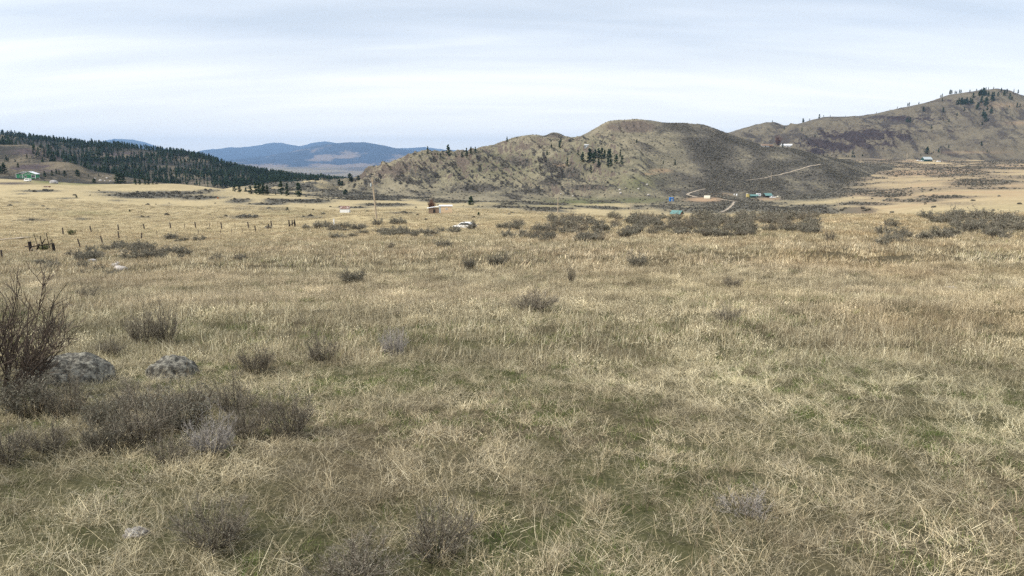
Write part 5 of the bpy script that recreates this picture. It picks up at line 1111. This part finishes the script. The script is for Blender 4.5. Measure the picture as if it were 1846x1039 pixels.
# cabin with teal roof just behind the crest
k0, e0 = pe(1217, 396); Yc = 300.0; p = np.array([k0 * Yc, Yc, float(H(k0 * Yc, Yc))]); u = Yc / F0
k1, e1 = pe(1217, 380.5); top_z = e1 * Yc; t = thing('log_cabin', 'red brown cabin with a teal metal roof just behind the crest', 'cabin', (p[0], p[1], p[2] - 0.2), rad(-38))
hh = top_z - p[2] + 0.2; hw = hh - 1.1; d = 3.2; w = 1.9
MB().prism([(0, 0), (d, 0), (d, hw), (d / 2, hh), (0, hw)], 'x', -w, w).build('wall', mRedW, t)
MB().prism([(-0.5, hw - 0.31), (d / 2, hh + 0.04), (d + 0.5, hw - 0.31), (d + 0.5, hw - 0.18), (d / 2, hh + 0.18), (-0.5, hw - 0.18)], 'x', -w - 0.5, w + 0.5).build('roof', mTeal, t)
MB().box(w + 0.005, w + 0.06, 1.4, 2.3, 0, 2.0).build('door', mDark, t); window(t, 0.8, 0, hw * 0.6, 1.0, 0.8)
# valley homestead
p, u = at(1211, 363); t = thing('blue_outhouse', 'small bright blue hut left of the bare earth patch', 'hut', (p[0], p[1], p[2] - 0.1), 0.15)
MB().box(-3.4 * u, 3.4 * u, 0, 5 * u, 0, 5.8 * u).build('wall', mBlue, t); MB().prism([(-0.5 * u, 5.7 * u), (5.5 * u, 6.5 * u), (5.5 * u, 6.8 * u), (-0.5 * u, 6.1 * u)], 'x', -3.7 * u, 3.7 * u).build('roof', mBlue, t); MB().box(-1.2 * u, 1.4 * u, -0.05, -0.005, 0.2 * u, 4.9 * u).build('door', mGreyR, t)
p, u = at(1275, 358); t = thing('canvas_shelter', 'cream canvas shelter on the bare earth beside the valley track', 'shelter', (p[0], p[1], p[2]), rad(-25))
arc = [(4.5 * u * math.cos(a), 5.2 * u * math.sin(a)) for a in np.linspace(0, math.pi, 13)]
MB().prism(arc, 'x', -5.2 * u, 5.2 * u).build('cover', mCan, t); MB().prism([(x_ * .8, z_ * .8) for x_, z_ in arc], 'x', -5.2 * u - 0.06, -5.2 * u - 0.01).build('opening_shade', mDark, t)  # dark panel painted in place of the shaded inside
p, u = at(1348.5, 356); t = thing('yellow_shed', 'narrow yellow shed at the left end of the valley homestead', 'shed', (p[0], p[1], p[2]), 0.1)
MB().prism([(-2.0 * u, -.5), (2.4 * u, -.5), (2.4 * u, 5.2 * u), (-0.9 * u, 6.8 * u), (-2.0 * u, 6.2 * u)], 'y', 0, 3 * u).build('wall', mYel, t); MB().prism([(-2.2 * u, 6.2 * u), (-0.9 * u, 6.95 * u), (2.7 * u, 5.2 * u), (2.7 * u, 5.45 * u), (-0.9 * u, 7.25 * u), (-2.2 * u, 6.5 * u)], 'y', -0.2, 3.2 * u).build('roof', mCan, t)
gable_house('green_shed', 'low dark green shed with a pale teal roof between yellow shed and white trailer', 'shed', 1360, 356.5, 14, 5.5, 0.1, mDg, mTeal, 0.4, 0.5)
p, u = at(1370.5, 355); t = thing('white_trailer', 'white camping trailer behind the dark green shed', 'trailer', (p[0], p[1] + 3, p[2]), 0.1)
MB().prism([(-3.6 * u, 0.8 * u), (3.2 * u, 0.8 * u), (3.9 * u, 2.5 * u), (3.3 * u, 5.6 * u), (-3.6 * u, 5.6 * u)], 'y', 0, 5 * u).build('body', mW, t, 0.1); window(t, 0.4 * u, 0, 3.8 * u, 1.6 * u, 1.1 * u)
for sx in (-1.2, 0.6): MB().tube((sx * u, -0.02, 0.35), (sx * u, 0.2, 0.35), 0.35, 0.35, 12).build('wheel', mTire, t)
gable_house('teal_roof_shelter', 'open sided shelter with a wide teal roof at the valley homestead', 'shelter', 1386, 356.5, 13, 7.5, 0.15, mDark, mTeal, 0.45, 0.8)
p, u = at(1393, 357.5); make_car('pickup_truck', 'white pickup truck parked by the open shelter', 'pickup', p, rad(170), mW, 5.2, 1.9, truck=True)
p, u = at(1403, 357); make_car('small_truck', 'pale truck at the right end of the valley homestead', 'truck', p, rad(10), mCan, 4.8, 1.9, truck=True)
for i, (px, py, w_, h_) in enumerate(((1323.5, 352, 1.8, 2.5), (1328, 353, 2.6, 3.2))):
    p, u = at(px, py); t = thing('water_tank', ['white water tank, the smaller of two on the sage left of the homestead', 'pale water tank, the larger of two on the sage left of the homestead'][i], 'tank', tuple(p), 0)
    MB().tube((0, 0, -0.2), (0, 0, h_ * u * .8), w_ * u / 2, w_ * u / 2, 16).tube((0, 0, h_ * u * .8), (0, 0, h_ * u), w_ * u / 2, w_ * u / 6, 16).build('tank', mW, t); MB().tube((0, 0, h_ * u), (0, 0, h_ * u + .12), .25, .25, 12).build('lid', mTire, t)
# hillside trailer
p = hill.hit(1057, 266); u = 1 / px_m(p); t = thing('hillside_cabin', 'small grey white cabin high on the main hill above the pine clump', 'cabin', (p[0], p[1], p[2] - 0.2), rad(-8)); t_ = t
MB().box(-3.5 * u, 5 * u, 0, 5 * u, -1, 4.6 * u).build('wall', mGreyR, t); MB().prism([(-0.5 * u, 4.5 * u), (5.5 * u, 5.4 * u), (5.5 * u, 5.8 * u), (-0.5 * u, 4.9 * u)], 'x', -3.9 * u, 5.4 * u).build('roof', mWr, t); MB().box(-3.0 * u, -1.6 * u, -.06, -.005, 0, 3.2 * u).build('door', mDark, t); window(t, 2.4 * u, 0, 2.8 * u, 1.6 * u, 1.3 * u)
bt = hill.hit(1051, 266)
# houses on the hill shoulder
gable_house('shoulder_house', 'long white low house on the right shoulder of the main hill', 'house', 1420, 265, 20, 5, 0.05, mW, mWr, 0.4, 0.4)
gable_house('shoulder_cottage', 'small white cottage with a brown roof left of the bare tree on the hill shoulder', 'house', 1380, 265, 14, 5, 0.1, mW, mWood, 0.5, 0.5)
gable_house('shoulder_shed', 'tiny brown shed between cottage and bare tree on the hill shoulder', 'shed', 1391, 265, 6, 4, 0.1, mBronze, mWood, 0.4, 0.6, door=False)
p = hill.top(1408); add_pine(p, 7 / px_m(p), 'dark round tree left of the long white house on the hill shoulder', None, 5, 1.0)
# barn on the plain
gable_house('dark_barn', 'dark barn with a pale metal roof at the foot of the right mountain', 'barn', 1673, 291.5, 15, 8, 0.12, mDg, mGreyR, 0.45, 0.6)
for i, (px, py, L_, lab) in enumerate(((1655, 291, 5, 'white pickup parked left of the dark barn, farther from it'), (1662, 291.5, 5, 'white pickup parked left of the dark barn, next to it'), (1686, 292, 5, 'tan vehicle parked right beside the dark barn'), (1692, 292.5, 5.5, 'white vehicle parked farthest right of the dark barn'))):
    p, u = at(px, py); make_car('parked_vehicle', lab, 'vehicle', p, rad(175 if i % 2 else 5), [mW, mW, mCan, mW][i], L_, 2, truck=i < 2, van=i == 3)
# concrete trough at right mid field
# ------------------------------------------------------------------ air
lowest = float(min(ZT.min(), -120)) - 30
hz = MB().box(-22000, 22000, -60, 22500, lowest, 850).build('haze', None)
tag(hz, kind='stuff', label='thin blue haze in the valley air', cat='haze')
m, t, o = newmat('air_haze'); v = t.nodes.new('ShaderNodeVolumePrincipled'); t.links.new(v.outputs[0], o.inputs['Volume'])
v.inputs['Color'].default_value = (0.38, 0.62, 1.0, 1); v.inputs['Density'].default_value = 4.8e-5; v.inputs['Anisotropy'].default_value = 0.0
hz.data.materials.append(m)
print('lowest ground', float(ZT.min()))
